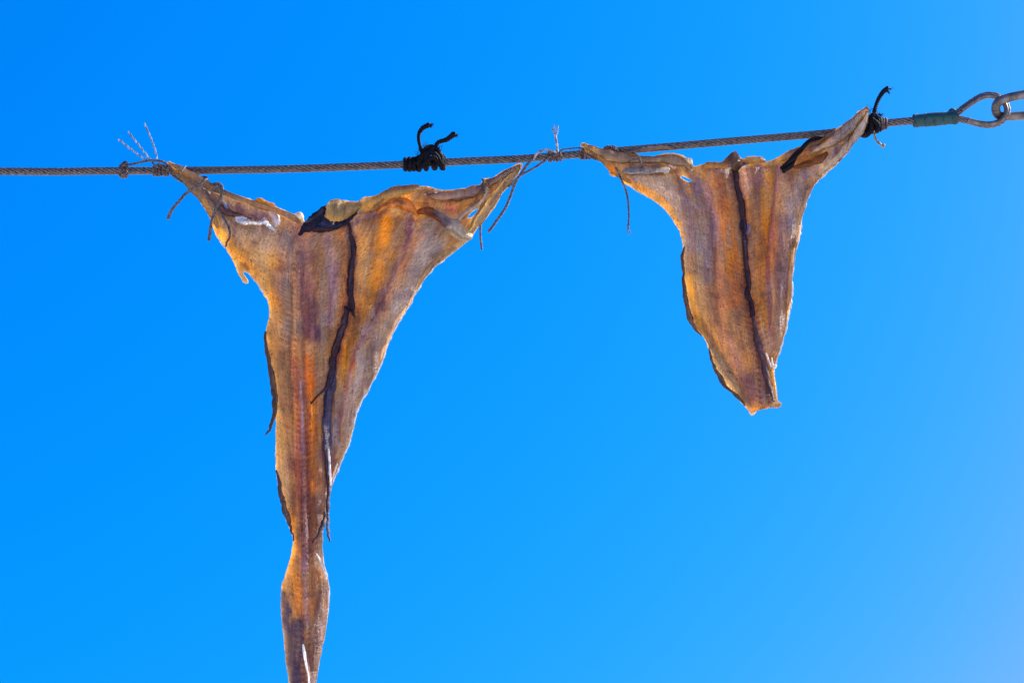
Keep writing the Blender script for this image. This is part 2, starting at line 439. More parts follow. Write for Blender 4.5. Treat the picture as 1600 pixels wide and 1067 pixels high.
    full = np.zeros((len(verts), 4)); full[:n, :3] = colL; full[n:2 * n, :3] = colL; full[2 * n:, :3] = colL[bia]
    full[:n, 3] = tr; full[n:2 * n, 3] = tr; full[2 * n:, 3] = tr[bia]
    if rimcol is not None:
        full[2 * n:, :3] = lin(np.array([240, 214, 178]) / 255.0) * (0.75 + 0.5 * vnoise(X[bia] * .1, Y[bia] * .1, 3))[:, None]; full[2 * n:, 3] = 1.2  # sunlit edge of the frayed skin painted into the rim colour
    at = ob.data.attributes.new('pigment', 'FLOAT_COLOR', 'POINT'); at.data.foreach_set('color', full.ravel().astype(np.float32))
    if grain is None: U, Vv = X - X.mean(), Y
    else: U, Vv = grain(X, Y)
    uvv = np.stack([np.concatenate([U, U, U[bia]]), np.concatenate([Vv, Vv + 300, Vv[bia]])], 1)
    uv = ob.data.uv_layers.new(name='grain'); li = np.zeros(len(ob.data.loops), int); ob.data.loops.foreach_get('vertex_index', li)
    uv.data.foreach_set('uv', uvv[li].ravel().astype(np.float32))
    return ob

def ribbon(name, pts, depth, col, mat, parent, bulge=3.0, thick=2.0, rag=None, step=1.6, layers=(), label=None, seed=0, transl=0.4, warp=2.0, rim=0.5):
    """a strip: pts = (x, y, half_width[, depth offset])"""
    q = catmull(pts, 6); c = q[:, :2]; k_ = np.arange(len(q))
    w = np.maximum(q[:, 2] * (0.84 if name == 'membrane' else 0.85 if name == 'side_fin' else 1.0) * (1 + 0.38 * fbm(k_ * 0.31, k_ * 0.0, seed + 2, 3)), 0.35)
    if rag is None: rag = 1.0 if name in ('membrane', 'side_fin') else 0.4
    if name in ('membrane', 'side_fin'):
        c = c + np.stack([fbm(k_ * 0.35, k_ * 0.0 + 4, seed, 3), fbm(k_ * .3, k_ * 0.0 + 8, seed, 3)], 1) * 1.6
        layers = ([(c[::5] + np.array([w.mean() * .8, 0]), 2.0, (150, 108, 60), .8)] if name == 'side_fin' else []) + list(layers) + [(c[::5] + np.array([w.mean() * .55, 0]), 1.3, tuple(min(255, v + 38) for v in col), .6), (c[::5] - np.array([w.mean() * .6, 0]), 1.2, (104, 74, 58), .5)]  # lighter line right of centre is a painted highlight
    t = np.gradient(c, axis=0); t /= np.linalg.norm(t, axis=1, keepdims=True) + 1e-9; nr = np.stack([-t[:, 1], t[:, 0]], 1)
    a = c + nr * w[:, None]; b = c - nr * w[:, None]
    out = np.vstack([a, b[::-1]])
    off = q[:, 3] if q.shape[1] > 3 else np.zeros(len(q))
    def dep(X, Y, ED):
        k = np.array([np.argmin((c[:, 0] - x) ** 2 + (c[:, 1] - y) ** 2) for x, y in zip(X, Y)])
        ww = np.maximum(w[k], 1.0)
        f = np.clip(ED / ww, 0, 1)
        base = depth(X, Y, ED) if callable(depth) else depth
        return base + off[k] - bulge * np.sqrt(np.clip(1 - (1 - f) ** 2, 0, 1)) * np.clip(ww / 4, 0.3, 1)
    return sheet(name, out, dep, (col, list(layers)), mat, parent, step=step, thick=(thick * 0.6, thick, 4.0), rag=rag, seed=seed,
                 raw=True, transl=transl, lumps=0.25, label=label, warp=warp, rim=rim)

def fold(parent, pts, col, layers=(), d0=-8, bulge=9, seed=0, mat='flap', rag=.7, transl=.9, name='skin_fold', thick=3):
    return ribbon(name, pts, d0, col, M[mat], parent, bulge=bulge, thick=thick, rag=rag, seed=seed, layers=layers, transl=transl, warp=4)

def margin(parent, pts, depth, seed, r=1.0):
    r *= 1.45
    """the sunlit rim of the skin, painted as a thin uneven pale bead along the edge"""
    q = resample(catmull(pts, 8), 1.3); k = np.arange(len(q))
    q = q + np.stack([fbm(k * .25, k * 0.0, seed, 3), fbm(k * .25, k * 0.0 + 5, seed + 1, 3)], 1) * 1.3
    rad = np.maximum(0.12, r * (0.75 + 0.9 * fbm(k * .13, k * 0.0 + 2, seed + 2, 3))) * PX
    rad[:4] *= np.array([.2, .4, .6, .8]); rad[-4:] *= np.array([.8, .6, .4, .2])
    w_ = world_pts(q[:, 0], q[:, 1], np.full(len(q), float(depth)))
    b = Bag(); b.tube([Vector(p) for p in w_], list(rad), 7); b.build('rim_light_bead', M['margin'], parent)

def bump(X, Y, poly, w, amp):
    d = seg_dist(X, Y, poly); return 1.55 * amp * np.exp(-(d / w) ** 2)

def lip(X, Y, poly, amp, L=9.0, w=0.9):
    """a fold edge: the side to the right of the drawn direction stands forward and eases back over L"""
    q = catmull([(p[0], p[1]) for p in poly], 6); best = np.full(len(X), 1e18); sg = np.zeros(len(X)); tt = np.zeros(len(X)); n = len(q) - 1
    for i, ((ax, ay), (bx, by)) in enumerate(zip(q[:-1], q[1:])):
        dx, dy = bx - ax, by - ay; LL = dx * dx + dy * dy + 1e-12
        t = np.clip(((X - ax) * dx + (Y - ay) * dy) / LL, 0, 1)
        d2 = (X - ax - t * dx) ** 2 + (Y - ay - t * dy) ** 2
        m = d2 < best; best = np.where(m, d2, best); sg = np.where(m, dx * (Y - ay) - dy * (X - ax), sg); tt = np.where(m, (i + t) / n, tt)
    dd = np.sqrt(best); sd = np.sign(sg) * dd
    ends = np.clip(np.minimum(tt, 1 - tt) * 6, 0, 1)
    return -amp * ends * (1 / (1 + np.exp(-np.clip(sd / w * 2.2, -30, 30)))) * np.exp(-np.maximum(sd, 0) / L)

# ------------------------------------------------------------------ ground
me = bpy.data.meshes.new('ground')
g = 600.0; nseg = 24; vv = []; ff = []
for j in range(nseg + 1):
    for i in range(nseg + 1): vv.append((-g + 2 * g * i / nseg, -g + 2 * g * j / nseg, 0.0))
for j in range(nseg):
    for i in range(nseg): a = j * (nseg + 1) + i; ff.append((a, a + 1, a + nseg + 2, a + nseg + 1))
gr_o = mesh_obj('ground', vv, ff, M['ground'], smooth=False); gr_o['kind'] = 'structure'
gr_o['label'] = 'dry sandy ground far below the fish'

# ------------------------------------------------------------------ wire rope
WIRE = [(-3200, 205, 0), (-1600, 245, 0), (-700, 262, 0), (0, 268, 0), (160, 267.5, 0), (350, 266, 0), (478, 263.4, 0), (620, 257.8, 0), (700, 253.5, 0), (808, 248.5, 0),
        (895, 242, 0), (970, 235.5, 0), (1050, 229, 0), (1148, 220.5, 0), (1289, 208.5, 0), (1345, 200, 0), (1389, 192.5, 0), (1428, 189, 0), (1494, 184.5, 0)]
def wire_y(x):
    q = catmull(WIRE, 8); return float(np.interp(x, q[:, 0], q[:, 1]))
def wire_cord_d(x): return 0.0

wire = thing('wire_rope', 'long grey twisted wire rope crossing the sky, ending in an eye at the right', 'wire rope')
b = Bag()
wpath = path(WIRE, 12, step=2.2)
RW = 6.2 * PX
b.twist(wpath, RW, plies=7, pitch=66 * PX, ply_r=RW * 0.29, seg=7)
b.tube(wpath, RW * 0.52, 8)
b.build('cable', M['steel'], wire)
# sleeve
b = Bag()
sl = path([(1427, 189.4, 0), (1431, 189.1, 0), (1450, 187.6, 0), (1475, 185.4, 0), (1488, 184.2, 0), (1495, 183.6, 0)], 8)
rr = []
for i in range(len(sl)):
    t = i / (len(sl) - 1)
    rr.append((9.6 + 1.3 * min(1, t * 8) + 0.4 * math.sin(t * 17) + (0.9 if t > .85 else 0)) * PX)
b.tube(sl, rr, 20)
b.tube(path([(1484, 176, -2), (1487, 172.5, -1), (1491, 173.5, 0), (1494, 177, 0)], 5), [3.2 * PX, 3.6 * PX] + [3.4 * PX] * 14, 8)
for k, x in enumerate((1433, 1447, 1462, 1477, 1491)):   # tape turns
    cy = 189.4 - (x - 1427) * 0.085
    pts = []
    for j in range(25):
        a = 2 * math.pi * j / 24
        pts.append(wp(x + 2.0 * math.sin(a), cy + 10.7 * math.cos(a), 10.7 * math.sin(a)))
    b.tube(pts, 0.55 * PX, 5, cap=False)
b.build('sleeve', M['green'], wire, label='green tape wrapped sleeve')
# the eye: a solid thimble inside the returning strand
EYE = [(1494, 179, -1), (1501, 172.5, -1), (1519, 159.5, -1), (1535, 150.6, -1), (1549.6, 148.9, -1), (1562.6, 153, -1), (1571, 162, -1), (1574, 173, -1), (1570, 184, -1), (1559, 192.6, -1),
       (1543, 195.5, -1), (1527, 193, -1), (1510.6, 188.6, -1), (1494, 186, -1)]
IN = []
cxy = np.array([1545.0, 173.0])
b = Bag()
ep = [wp(*p) for p in catmull(EYE, 8)]
b.twist(ep, 5.4 * PX, plies=7, pitch=66 * PX, ply_r=1.65 * PX, seg=7); b.tube(ep, 3.4 * PX, 8)
b.build('eye_loop', M['steel'], wire)
b = Bag()
for s_ in (-1, 1):
    tp = []
    for p in catmull(EYE[1:-1], 8):
        v = cxy - p[:2]; v /= np.linalg.norm(v)
        tp.append(wp(p[0] + v[0] * 1.6, p[1] + v[1] * 1.6, -1 + s_ * 4.2))
    b.tube(tp, 4.0 * PX, 12)
    tp2 = []
b.build('thimble', M['galv'], wire)
place_root(wire, wp(0, 268, 0))

# chain
def chain_link_mesh(pts, r, name='chain_link'):
    b = Bag(); q = catmull(pts, 8, True); q = np.vstack([q, q[:1]])
    w_ = [Vector(p) for p in world_pts(q[:, 0], q[:, 1], q[:, 2])]
    b.tube(w_, r * PX, 14, cap=False); return b
L1 = [(1556, 172, -6), (1559, 161, -11), (1574, 153.5, -13), (1600, 148, -13), (1640, 143, -12), (1690, 139, -10), (1722, 141, -4), (1732, 155, 4), (1724, 171, 10), (1690, 178, 12), (1640, 180, 12), (1600, 181, 12), (1576, 182, 10), (1561, 181, 3)]
o = chain_link_mesh(L1, 7.2).build('chain_link', M['galv'])
o['label'] = 'thick grey steel chain link hooked through the wire eye at the right edge'; o['category'] = 'chain link'

# ------------------------------------------------------------------ large dried fish
G = 'split dried fish hung on the wire'
fish = thing('dried_fish', 'larger split dried fish with long tail, tied under the left half of the wire', 'dried fish', G)
F1 = [(263.5, 253.5), (276, 259), (289, 265.5), (313, 278.5), (334, 292), (355, 301), (379, 308.5), (403, 316), (412, 315), (424, 320), (445, 329.5), (462, 336), (470, 338), (476, 347),
      (484, 346), (495, 344), (507, 340), (520, 341), (540, 339), (556, 329), (575, 323), (590, 320), (603, 311), (620, 302), (634, 297), (642, 293), (662, 292), (680, 295.5), (698, 298), (722, 296), (740, 292.3), (752, 288.5),
      (756, 280.5), (769, 278.5), (790, 266.5), (808, 257.5), (815.5, 256.5), (814, 263.5), (806.5, 275.5), (799, 283), (791.5, 293.5), (784, 302.5), (776.5, 316), (769, 328), (758.5, 341.5),
      (745, 356.5), (737.5, 368.5), (727, 379), (712, 391), (697, 403), (679, 417), (664, 434), (655, 449), (646, 463), (636, 481), (624.6, 499), (614.7, 516), (607.7, 534), (599, 557), (591, 579), (577, 604.5),
      (562.7, 630.5), (556, 648), (551.5, 669), (543.5, 697), (537.4, 710), (526, 737), (518, 759), (514, 775), (512, 795), (508.5, 813), (504, 827), (503, 849), (504, 866), (505, 880), (509, 894.5), (512.8, 911), (513.6, 935), (511.4, 962),
      (507, 991), (501, 1018), (496.7, 1043), (493, 1070), (490, 1095), (486, 1125), (478, 1142), (464, 1142), (456, 1120), (453.5, 1095), (451.7, 1067), (450.6, 1052), (447, 1029.5), (444, 996), (440.5, 962), (440, 935),
      (440.8, 917), (446, 899), (453.5, 874), (456.5, 860), (459, 845), (457, 835), (450, 818), (443, 795), (438.5, 775), (434, 752), (431.5, 722), (431.5, 696), (432, 672), (432, 652), (430, 630),
      (427, 605), (422, 580), (418, 560), (416, 540), (416, 522), (418.5, 508), (421, 492.8), (421, 478.7), (418, 468), (412, 459), (403, 445), (392.5, 431.5), (385, 424.5), (379.5, 425.5), (381.5, 432), (386.5, 437.5), (386.8, 441.5), (380.5, 440.5), (373, 427),
      (367, 412), (355, 391), (340, 370), (328, 340), (319, 323.5), (309, 310), (304, 298), (292, 289), (274, 277), (264, 269), (261, 261)]
H1 = [[(376, 344), (382, 341), (390, 346), (399, 349), (408, 347.5), (413, 346), (410, 349.5), (398, 350), (386, 348.5)], [(424, 331), (430, 334), (434, 343), (431, 350), (427, 343)], [(730.5, 340), (735, 333), (742, 328), (749, 325.5), (742, 336.5), (734, 342)]]  # first two openings added so the sun backlights the pale folds
SP1 = [(498, 330), (470, 400), (466, 470), (468, 560), (470, 640), (475, 720), (476, 800), (476, 880), (478, 960), (480, 1140)]
SPx = np.array(SP1)
def grain1(X, Y):
    u = X - np.interp(Y, SPx[:, 1], SPx[:, 0])
    fan = np.clip((Y - 300) / 500, 0, 1)
    return u / (1.9 - 0.9 * fan) * 1.5, Y + np.abs(u) * 0.5

DARK1 = [(545, 350), (550, 380), (549, 420), (547, 460), (550, 482)]
DARK2 = [(546, 480), (535, 520), (524, 560), (515, 590), (514, 640), (513, 700), (513, 760), (511, 810)]
VEIN = [(641, 345), (636, 380), (625, 410), (612, 440), (594, 480), (575, 515), (556, 550), (548, 580), (540, 620), (530, 680), (522, 720)]
def depth1(X, Y, ED):
    d = np.full(len(X), -2.0)
    d += -10 * np.exp(-((X - 262) / 55.0) ** 2) * (Y < 330)           # left arm lies in front of the wire
    d += -4 * np.exp(-((X - 815) / 40.0) ** 2)
    # body bows: sides curl back, middle comes forward
    mid = np.interp(Y, [250, 350, 500, 650, 800, 870, 930, 1100], [540, 530, 510, 490, 477, 480, 477, 472])
    hw = np.interp(Y, [250, 350, 500, 650, 800, 870, 930, 1100], [260, 170, 105, 62, 34, 24, 36, 20])
    u = (X - mid) / hw
    d += 16 * np.clip(u * u, 0, 1.4) * np.interp(Y, [300, 420, 600, 900], [0.3, 0.8, 1, 0.7])
    d += bump(X, Y, [(466, 400), (467, 560), (470, 640), (475, 720), (476, 800), (477, 900), (478, 985)], 5.5, -5.0)  # backbone
    d += bump(X, Y, [(458, 430), (457, 560), (458, 700), (464, 800)], 5, 3.0) + bump(X, Y, [(486, 600), (487, 720), (487, 820)], 5, 2.5)
    d += bump(X, Y, [(490, 370), (496, 450), (500, 520), (492, 620), (494, 740)], 17, -7.0)
    d += bump(X, Y, DARK1, 8, 5.0) + bump(X, Y, DARK2, 8, 4.0)
    d += bump(X, Y, [(578, 360), (572, 440), (556, 500)], 15, -6.0)
    d += bump(X, Y, [(612, 350), (600, 420), (575, 480), (545, 560)], 12, -5.0)
    d += bump(X, Y, VEIN, 7, 4.0)
    d += bump(X, Y, [(675, 365), (650, 420), (610, 490), (575, 570)], 22, -6.0)
    d += bump(X, Y, [(445, 380), (448, 440), (446, 560), (444, 640)], 12, -4.5)
    d += bump(X, Y, [(320, 285), (345, 310), (375, 330), (420, 345)], 9, 5.5)      # trough under the arm's upper rim
    d += bump(X, Y, [(335, 292), (380, 309), (430, 325), (465, 340)], 5, -5.0)
    d += bump(X, Y, [(350, 345), (400, 370), (440, 380)], 14, -4.0)
    d += bump(X, Y, [(280, 268), (320, 300), (345, 345), (375, 400)], 10, -5)
    d += bump(X, Y, [(645, 305), (690, 308), (740, 300), (790, 272)], 7, -6.0)     # right arm's round upper rim
    d += bump(X, Y, [(670, 322), (705, 325), (745, 312)], 8, 5.5)
    d += bump(X, Y, [(762, 300), (748, 335), (730, 365)], 6, -4)
    d += bump(X, Y, [(560, 345), (600, 338), (645, 340)], 6, 4)
    for poly, a, L in (([(282, 268), (320, 289), (360, 309), (405, 322), (450, 338)], 7, 8), ([(425, 352), (400, 356), (370, 352), (345, 332), (325, 308)], -5, 9),
                    ([(640, 318), (680, 317), (715, 314), (752, 302), (790, 277)], 7, 9), ([(652, 337), (672, 334), (690, 342)], -6, 8), ([(805, 266), (780, 293), (760, 322), (742, 350), (722, 374)], 6, 7),
                    ([(720, 376), (690, 394), (665, 418), (646, 448)], 4, 9), ([(770, 281), (764, 292), (768, 302)], 5, 5), ([(600, 331), (622, 326), (645, 334)], 6, 8), ([(640, 296), (662, 300), (690, 306), (716, 305)], -4, 6),
                    ([(556, 335), (585, 330), (612, 318), (640, 318)], 6, 9), ([(456, 372), (458, 420), (455, 470), (458, 540)], 3.2, 10), ([(643, 350), (636, 385), (622, 415), (600, 462), (575, 510), (555, 552), (541, 600)], 4, 9),
                    ([(588, 345), (584, 390), (575, 430), (563, 470)], -3, 9), ([(460, 560), (458, 630), (458, 700), (466, 780)], 3.5, 6), ([(487, 570), (489, 640), (490, 720), (492, 790)], -3, 6), ([(530, 590), (526, 640), (522, 690), (520, 730)], 4, 7),
                    ([(352, 385), (372, 398), (392, 420), (410, 448)], -4, 7), ([(420, 400), (432, 440), (434, 500), (432, 560)], -3, 9), ([(375, 372), (410, 382), (440, 380)], 3, 8), ([(453, 895), (458, 930), (466, 960), (476, 985)], 3.5, 6), ([(497, 890), (500, 925), (492, 960), (484, 990), (480, 1060), (478, 1110)], -2, 6)):
        d += lip(X, Y, poly, a, L)
    # scored wrinkles
    d += 0.7 * np.sin(Y * 0.75 + 2.2 * fbm(X * .03, Y * .03, 5) * 3) * np.exp(-(np.abs(X - 474) / 14.0) ** 2) * (Y > 560)
    d += 4.5 * fbm(X * 0.055, Y * 0.009, 61, 5) + 2.4 * fbm(X * 0.03, Y * 0.06, 62, 5)
    # tail: rounded blade
    d += 5 * np.clip((Y - 870) / 80, 0, 1) * (1 - np.sqrt(np.clip(ED / 30, 0, 1))) - 0.16 * np.clip(X - 478, 0, 40) * np.clip((Y - 860) / 60, 0, 1)
    d += bump(X, Y, [(474, 1000), (480, 1050), (482, 1120)], 3, -5) 
    d += np.exp(-(ED / 5.0) ** 2) * 3.5 * fbm(X * 0.05, Y * 0.05, 66)
    return d
Y_ = (205, 150, 60); OR = (208, 122, 46); GM = (158, 132, 124); PU = (130, 82, 92); MV = (172, 138, 146); DK = (52, 40, 60); TN = (172, 138, 98)
C1 = ((170, 130, 86), [
    ([(300, 290), (380, 330), (450, 350)], 36, (160, 138, 134), 1.0, .75),
    ([(350, 350), (400, 370), (455, 385), (450, 440), (447, 500)], 29, (164, 142, 124), .95, .8),
    ([(420, 440), (430, 480), (428, 540), (432, 600)], 16, (176, 134, 72), .8, 1.0),
    ([(338, 350), (352, 380), (372, 402), (384, 412), (404, 425)], 12, (222, 160, 40), 1.0, 1.1),
    ([(385, 415), (410, 440), (424, 470)], 14, (212, 150, 50), 1.0, 1.1),
    ([(400, 398), (430, 410)], 14, (190, 148, 76), .8),
    ([(475, 370), (480, 450), (484, 520)], 17, (116, 72, 72), .85),
    ([(489, 470), (488, 520)], 13, (94, 56, 66), .85, .6),
    ([(480, 560), (488, 620), (490, 700), (492, 760)], 11, OR, .95, 1.1),
    ([(490, 640), (492, 670)], 8, (222, 150, 60), .9, 1.2),
    ([(515, 370), (520, 420), (521, 460), (514, 500)], 11, (176, 142, 150), .9),
    ([(536, 360), (538, 400), (541, 450), (532, 500), (515, 550)], 5, (206, 128, 60), .9, 1.1),
    ([(568, 365), (572, 420), (568, 470)], 14, (180, 142, 90), .85, 1.0),
    ([(603, 350), (600, 400), (588, 440), (572, 480), (556, 520), (542, 560)], 15, (212, 140, 40), .95, 1.15),
    ([(560, 500), (543, 550), (536, 590)], 8, (164, 112, 26), .9, 1.0),
    ([(584, 350), (582, 400)], 3, (120, 80, 70), .5),
    (VEIN, 6.5, (126, 72, 90), .95, .7),
    ([(560, 550), (545, 600), (530, 650), (526, 690)], 5.5, (184, 76, 52), .8, 1.0),
    ([(680, 350), (665, 400), (640, 445), (610, 500), (585, 560), (555, 620), (535, 690)], 31, (166, 148, 136), 1.0, .8),
    ([(655, 370), (640, 400), (622, 440), (604, 490)], 9, (186, 130, 92), .7),
    ([(610, 545), (585, 590)], 14, (158, 128, 88), .8, 1.0),
    ([(445, 570), (450, 640), (444, 720), (452, 790)], 14, (178, 140, 88), .9, 1.0),
    ([(434, 560), (438, 640), (437, 710)], 6, (150, 128, 96), .6),
    ([(462, 560), (465, 640), (464, 700), (468, 780)], 6, (132, 72, 80), .85),
    ([(470, 600), (472, 700), (475, 800), (476, 900), (478, 975)], 3.2, (188, 138, 148), .9, .6),
    ([(480, 620), (482, 720), (484, 800)], 4, (140, 80, 72), .7),
    ([(470, 730), (480, 800), (480, 860)], 20, (134, 82, 60), .8),
    ([(495, 780), (492, 840)], 9, (108, 64, 56), .8),
    ([(454, 800), (460, 850), (458, 880)], 4, (222, 148, 50), .9, 1.2),
    ([(520, 690), (525, 730)], 10, (140, 112, 98), .8),
    ([(462, 895), (464, 930), (470, 960)], 12, (198, 138, 62), .95, 1.1),
    ([(492, 895), (492, 925), (484, 955)], 9, (200, 130, 55), .9, 1.1),
    ([(476, 880), (477, 930), (478, 975)], 4, (172, 132, 128), .7, .7),
    ([(441, 930), (446, 980), (455, 1040), (458, 1120)], 13, (58, 40, 54), 1.0, .35),
    ([(462, 975), (468, 1020), (468, 1120)], 12, (62, 44, 56), .95, .35),
    ([(504, 920), (502, 960), (492, 1010), (486, 1080)], 12, (116, 74, 50), 1.0, .6),
    ([(490, 960), (484, 1010), (482, 1060)], 3, (178, 122, 78), .8),
    (DARK1, 9, (112, 70, 64), .8, .6), (DARK2, 10, (110, 66, 62), .8, .6),
    ([(480, 350), (510, 352), (540, 350)], 5, (84, 44, 50), .8, .3),
    ([(549, 350), (553, 420)], 8, (100, 74, 84), .8, .4),
    ([(545, 352), (570, 338), (600, 334)], 7, (104, 70, 84), .9, .4),
    ([(636, 300), (625, 318), (640, 330), (655, 325)], 13, (224, 160, 72), 1.0, 1.1),
    ([(610, 322), (622, 330)], 7, (238, 190, 118), .9, 1.1),
    ([(600, 325), (612, 312), (628, 314)], 4, (96, 74, 62), .8),
    ([(639, 338)], 7, (84, 60, 92), .9, .3),
    ([(665, 322), (675, 332), (690, 345)], 7, (150, 88, 48), .9),
    ([(705, 328)], 13, (170, 104, 104), 1.0),
    ([(690, 305), (730, 302), (765, 290), (800, 268)], 11, (160, 138, 130), .9),
    ([(676, 297), (694, 301)], 3, (90, 48, 24), 1.0),
    ([(625, 292), (650, 291), (668, 294)], 3.5, (218, 150, 34), 1.0),
    ([(678, 316), (715, 313), (750, 304)], 2.2, (98, 70, 74), .9),
    ([(750, 312), (756, 308)], 5, (224, 156, 44), 1.0, 1.2),
    ([(765, 300), (750, 335), (725, 380), (700, 397)], 9, (168, 148, 124), .9),
    ([(778, 285), (770, 302)], 2.5, (112, 84, 66), .9),
    ([(266, 257), (285, 268), (300, 276)], 7, (204, 156, 60), .9, 1.1),
    ([(300, 285), (330, 310), (345, 330)], 10, (160, 136, 118), .8),
    ([(290, 285), (318, 318), (333, 350)], 4, (196, 146, 76), .8, 1.1),
    ([(340, 302), (380, 315), (420, 326)], 3.5, (172, 130, 100), .8),
    ([(365, 325), (395, 335), (418, 340)], 9, (118, 88, 100), .95, .4),
    ([(455, 350), (466, 365)], 8, (124, 96, 106), .8),
    ([(463, 345), (465, 338)], 3, (236, 200, 150), .9),
])
sheet('body', F1, depth1, C1, M['flesh'], fish, holes=H1, step=1.8, rim=0.9, roll=5.5, thick=(1.6, 6.0, 26.0), rag=1.0, grain=grain1, seed=3, warp=6, rimcol=((176, 152, 124), 5, .6))

# black peritoneum rag at the neck
NB = [(466, 367), (470, 358), (478, 346), (491, 333), (507, 322), (515, 323), (520, 340), (534, 346), (548, 335), (556, 326), (566, 320), (560, 331), (549, 343), (543, 350), (530, 356), (520, 360), (505, 363), (490, 364), (477, 362), (470, 368)]
sheet('gut_lining', NB, lambda X, Y, E: -9 - 4 * np.clip(E / 8, 0, 1) + 3 * fbm(X * .12, Y * .12, 8) * 1.5, ((24, 20, 38), [([(500, 352), (530, 350)], 4, (70, 78, 104), .6), ([(482, 361), (520, 361)], 3, (80, 30, 16), .9), ([(478, 345), (505, 325)], 3, (110, 76, 52), .8)]),
      M['dark'], fish, step=1.6, thick=(1, 3, 6), rag=1.1, rag_f=.3, transl=.2, seed=12, label='black torn gut lining')
# collar: rolled yellow-brown membrane
CO = [(506, 338), (508, 330), (513, 318), (521, 312.5), (534, 313), (545, 315.5), (560, 315.5), (566, 311), (573, 308.5), (588, 306), (596, 301), (606, 296), (618, 292), (636, 290), (655, 290.5), (650, 300), (630, 304), (612, 308), (601, 313), (590, 322), (578, 325), (566, 324), (556, 331), (544, 340), (532, 344.5), (519, 345), (510, 342)]
sheet('neck_collar', CO, lambda X, Y, E: -13 - 9 * np.sqrt(np.clip(E / 14, 0, 1)) + bump(X, Y, [(563, 318), (567, 311)], 4, 6) + bump(X, Y, [(540, 316), (528, 330)], 4, 3), ((168, 136, 84), [([(520, 325), (535, 330)], 12, (150, 130, 90), .9), ([(525, 318), (522, 340)], 2, (112, 86, 56), .7), ([(541, 318), (536, 338)], 2, (108, 80, 52), .7), ([(552, 318), (546, 332)], 2, (198, 164, 104), .7), ([(606, 302), (625, 296), (648, 294)], 3, (120, 88, 60), .6), ([(575, 318), (595, 308)], 9, (196, 148, 66), .8), ([(512, 318), (560, 316), (600, 300)], 2.5, (222, 184, 120), .8), ([(556, 330), (580, 324), (600, 312)], 2.2, (70, 48, 46), .8)]),
      M['flap'], fish, step=1.8, thick=(1.4, 4, 9), rag=1.1, rag_f=.25, transl=.7, seed=15, label='rolled yellowish skin at the neck')
# tongue flap hanging at the right arm
TG = [(676, 329), (690, 333), (703, 342), (716, 344), (722, 352), (731, 360), (737.5, 367), (736, 373.5), (728, 375.5), (719, 374.5), (708, 369), (699, 361), (692, 351), (684, 340)]
sheet('shoulder_flap', TG, lambda X, Y, E: -13 - 12 * np.sqrt(np.clip(E / 13, 0, 1)), ((182, 162, 132), [([(684, 338), (696, 350)], 8, (112, 88, 90), .9), ([(722, 352), (733, 366)], 6, (206, 182, 130), .95), ([(700, 362), (722, 372), (734, 371)], 3, (112, 96, 74), .9)]),
      M['flap'], fish, step=1.6, thick=(1.4, 4, 7), rag=.35, transl=.5, seed=18, label='smooth beige tongue of dried skin')
# ribs bordering the hole
ribbon('shoulder_bone', [(716, 346, 2.5), (722, 336, 3), (734, 328, 3), (748, 318, 3), (757, 306, 3.2), (760, 290, 3)], -13, (190, 164, 132), M['flap'], fish, bulge=5, thick=4, seed=21, label='bent shoulder bone')
# curled folds on the left arm, sunlight painted in as near-white colour
PF = [(368, 342), (372, 337), (379, 337), (388, 343), (396, 347), (405, 347), (410, 342), (415, 341), (420, 350), (429, 358), (431, 360.5), (424, 358), (416, 352), (409, 350), (398, 351), (386, 350), (374, 348)]
sheet('curled_fold', PF, lambda X, Y, E: -17 - (350 - Y) * -0.0 + (Y - 340) * -2.3 - 2 * np.sqrt(np.clip(E / 5, 0, 1)), ((244, 236, 222), [([(384, 342), (392, 350)], 3, (196, 170, 150), .8), ([(404, 349), (410, 345)], 2.5, (170, 140, 130), .8)]), M['pale'], fish, step=1.1, thick=(1.2, 2.4, 4), rag=1.9, rag_f=.5, transl=.3, seed=25, label='curled lip of dry skin, sunlight painted in as white')
PF2 = [(414, 322), (423, 324), (432, 332), (438, 342), (437, 350), (431, 355), (427, 349), (424, 338), (418, 329)]
sheet('curled_fold', PF2, lambda X, Y, E: -10 - 7 * np.sqrt(np.clip(E / 8, 0, 1)), ((206, 186, 184), [([(433, 345)], 7, (250, 244, 240), .95)]), M['pale'], fish, step=1.3, thick=(1.2, 2.5, 4), rag=.6, rag_f=.4, transl=.4, seed=26, label='fold of skin with a sunlit spot painted white')
ribbon('skin_tag', [(462, 345, 2), (465, 341, 5), (468, 337, 5.5), (471, 343, 4), (474, 347, 2)], -12, (246, 226, 190), M['pale'], fish, bulge=5, seed=28, rag=1.2)
ribbon('skin_tag', [(399, 313, 1.5), (406, 313, 3.5), (414, 316.5, 3), (424, 319, 2), (429, 320, 1)], -10, (200, 140, 40), M['flap'], fish, bulge=3, seed=29, rag=1.0)
ribbon('skin_tag', [(348, 314, 1), (352, 321, 2.1), (357, 331, 1.2)], -11, (150, 170, 205), M['pale'], fish, bulge=1.5, seed=30, rag=.3)
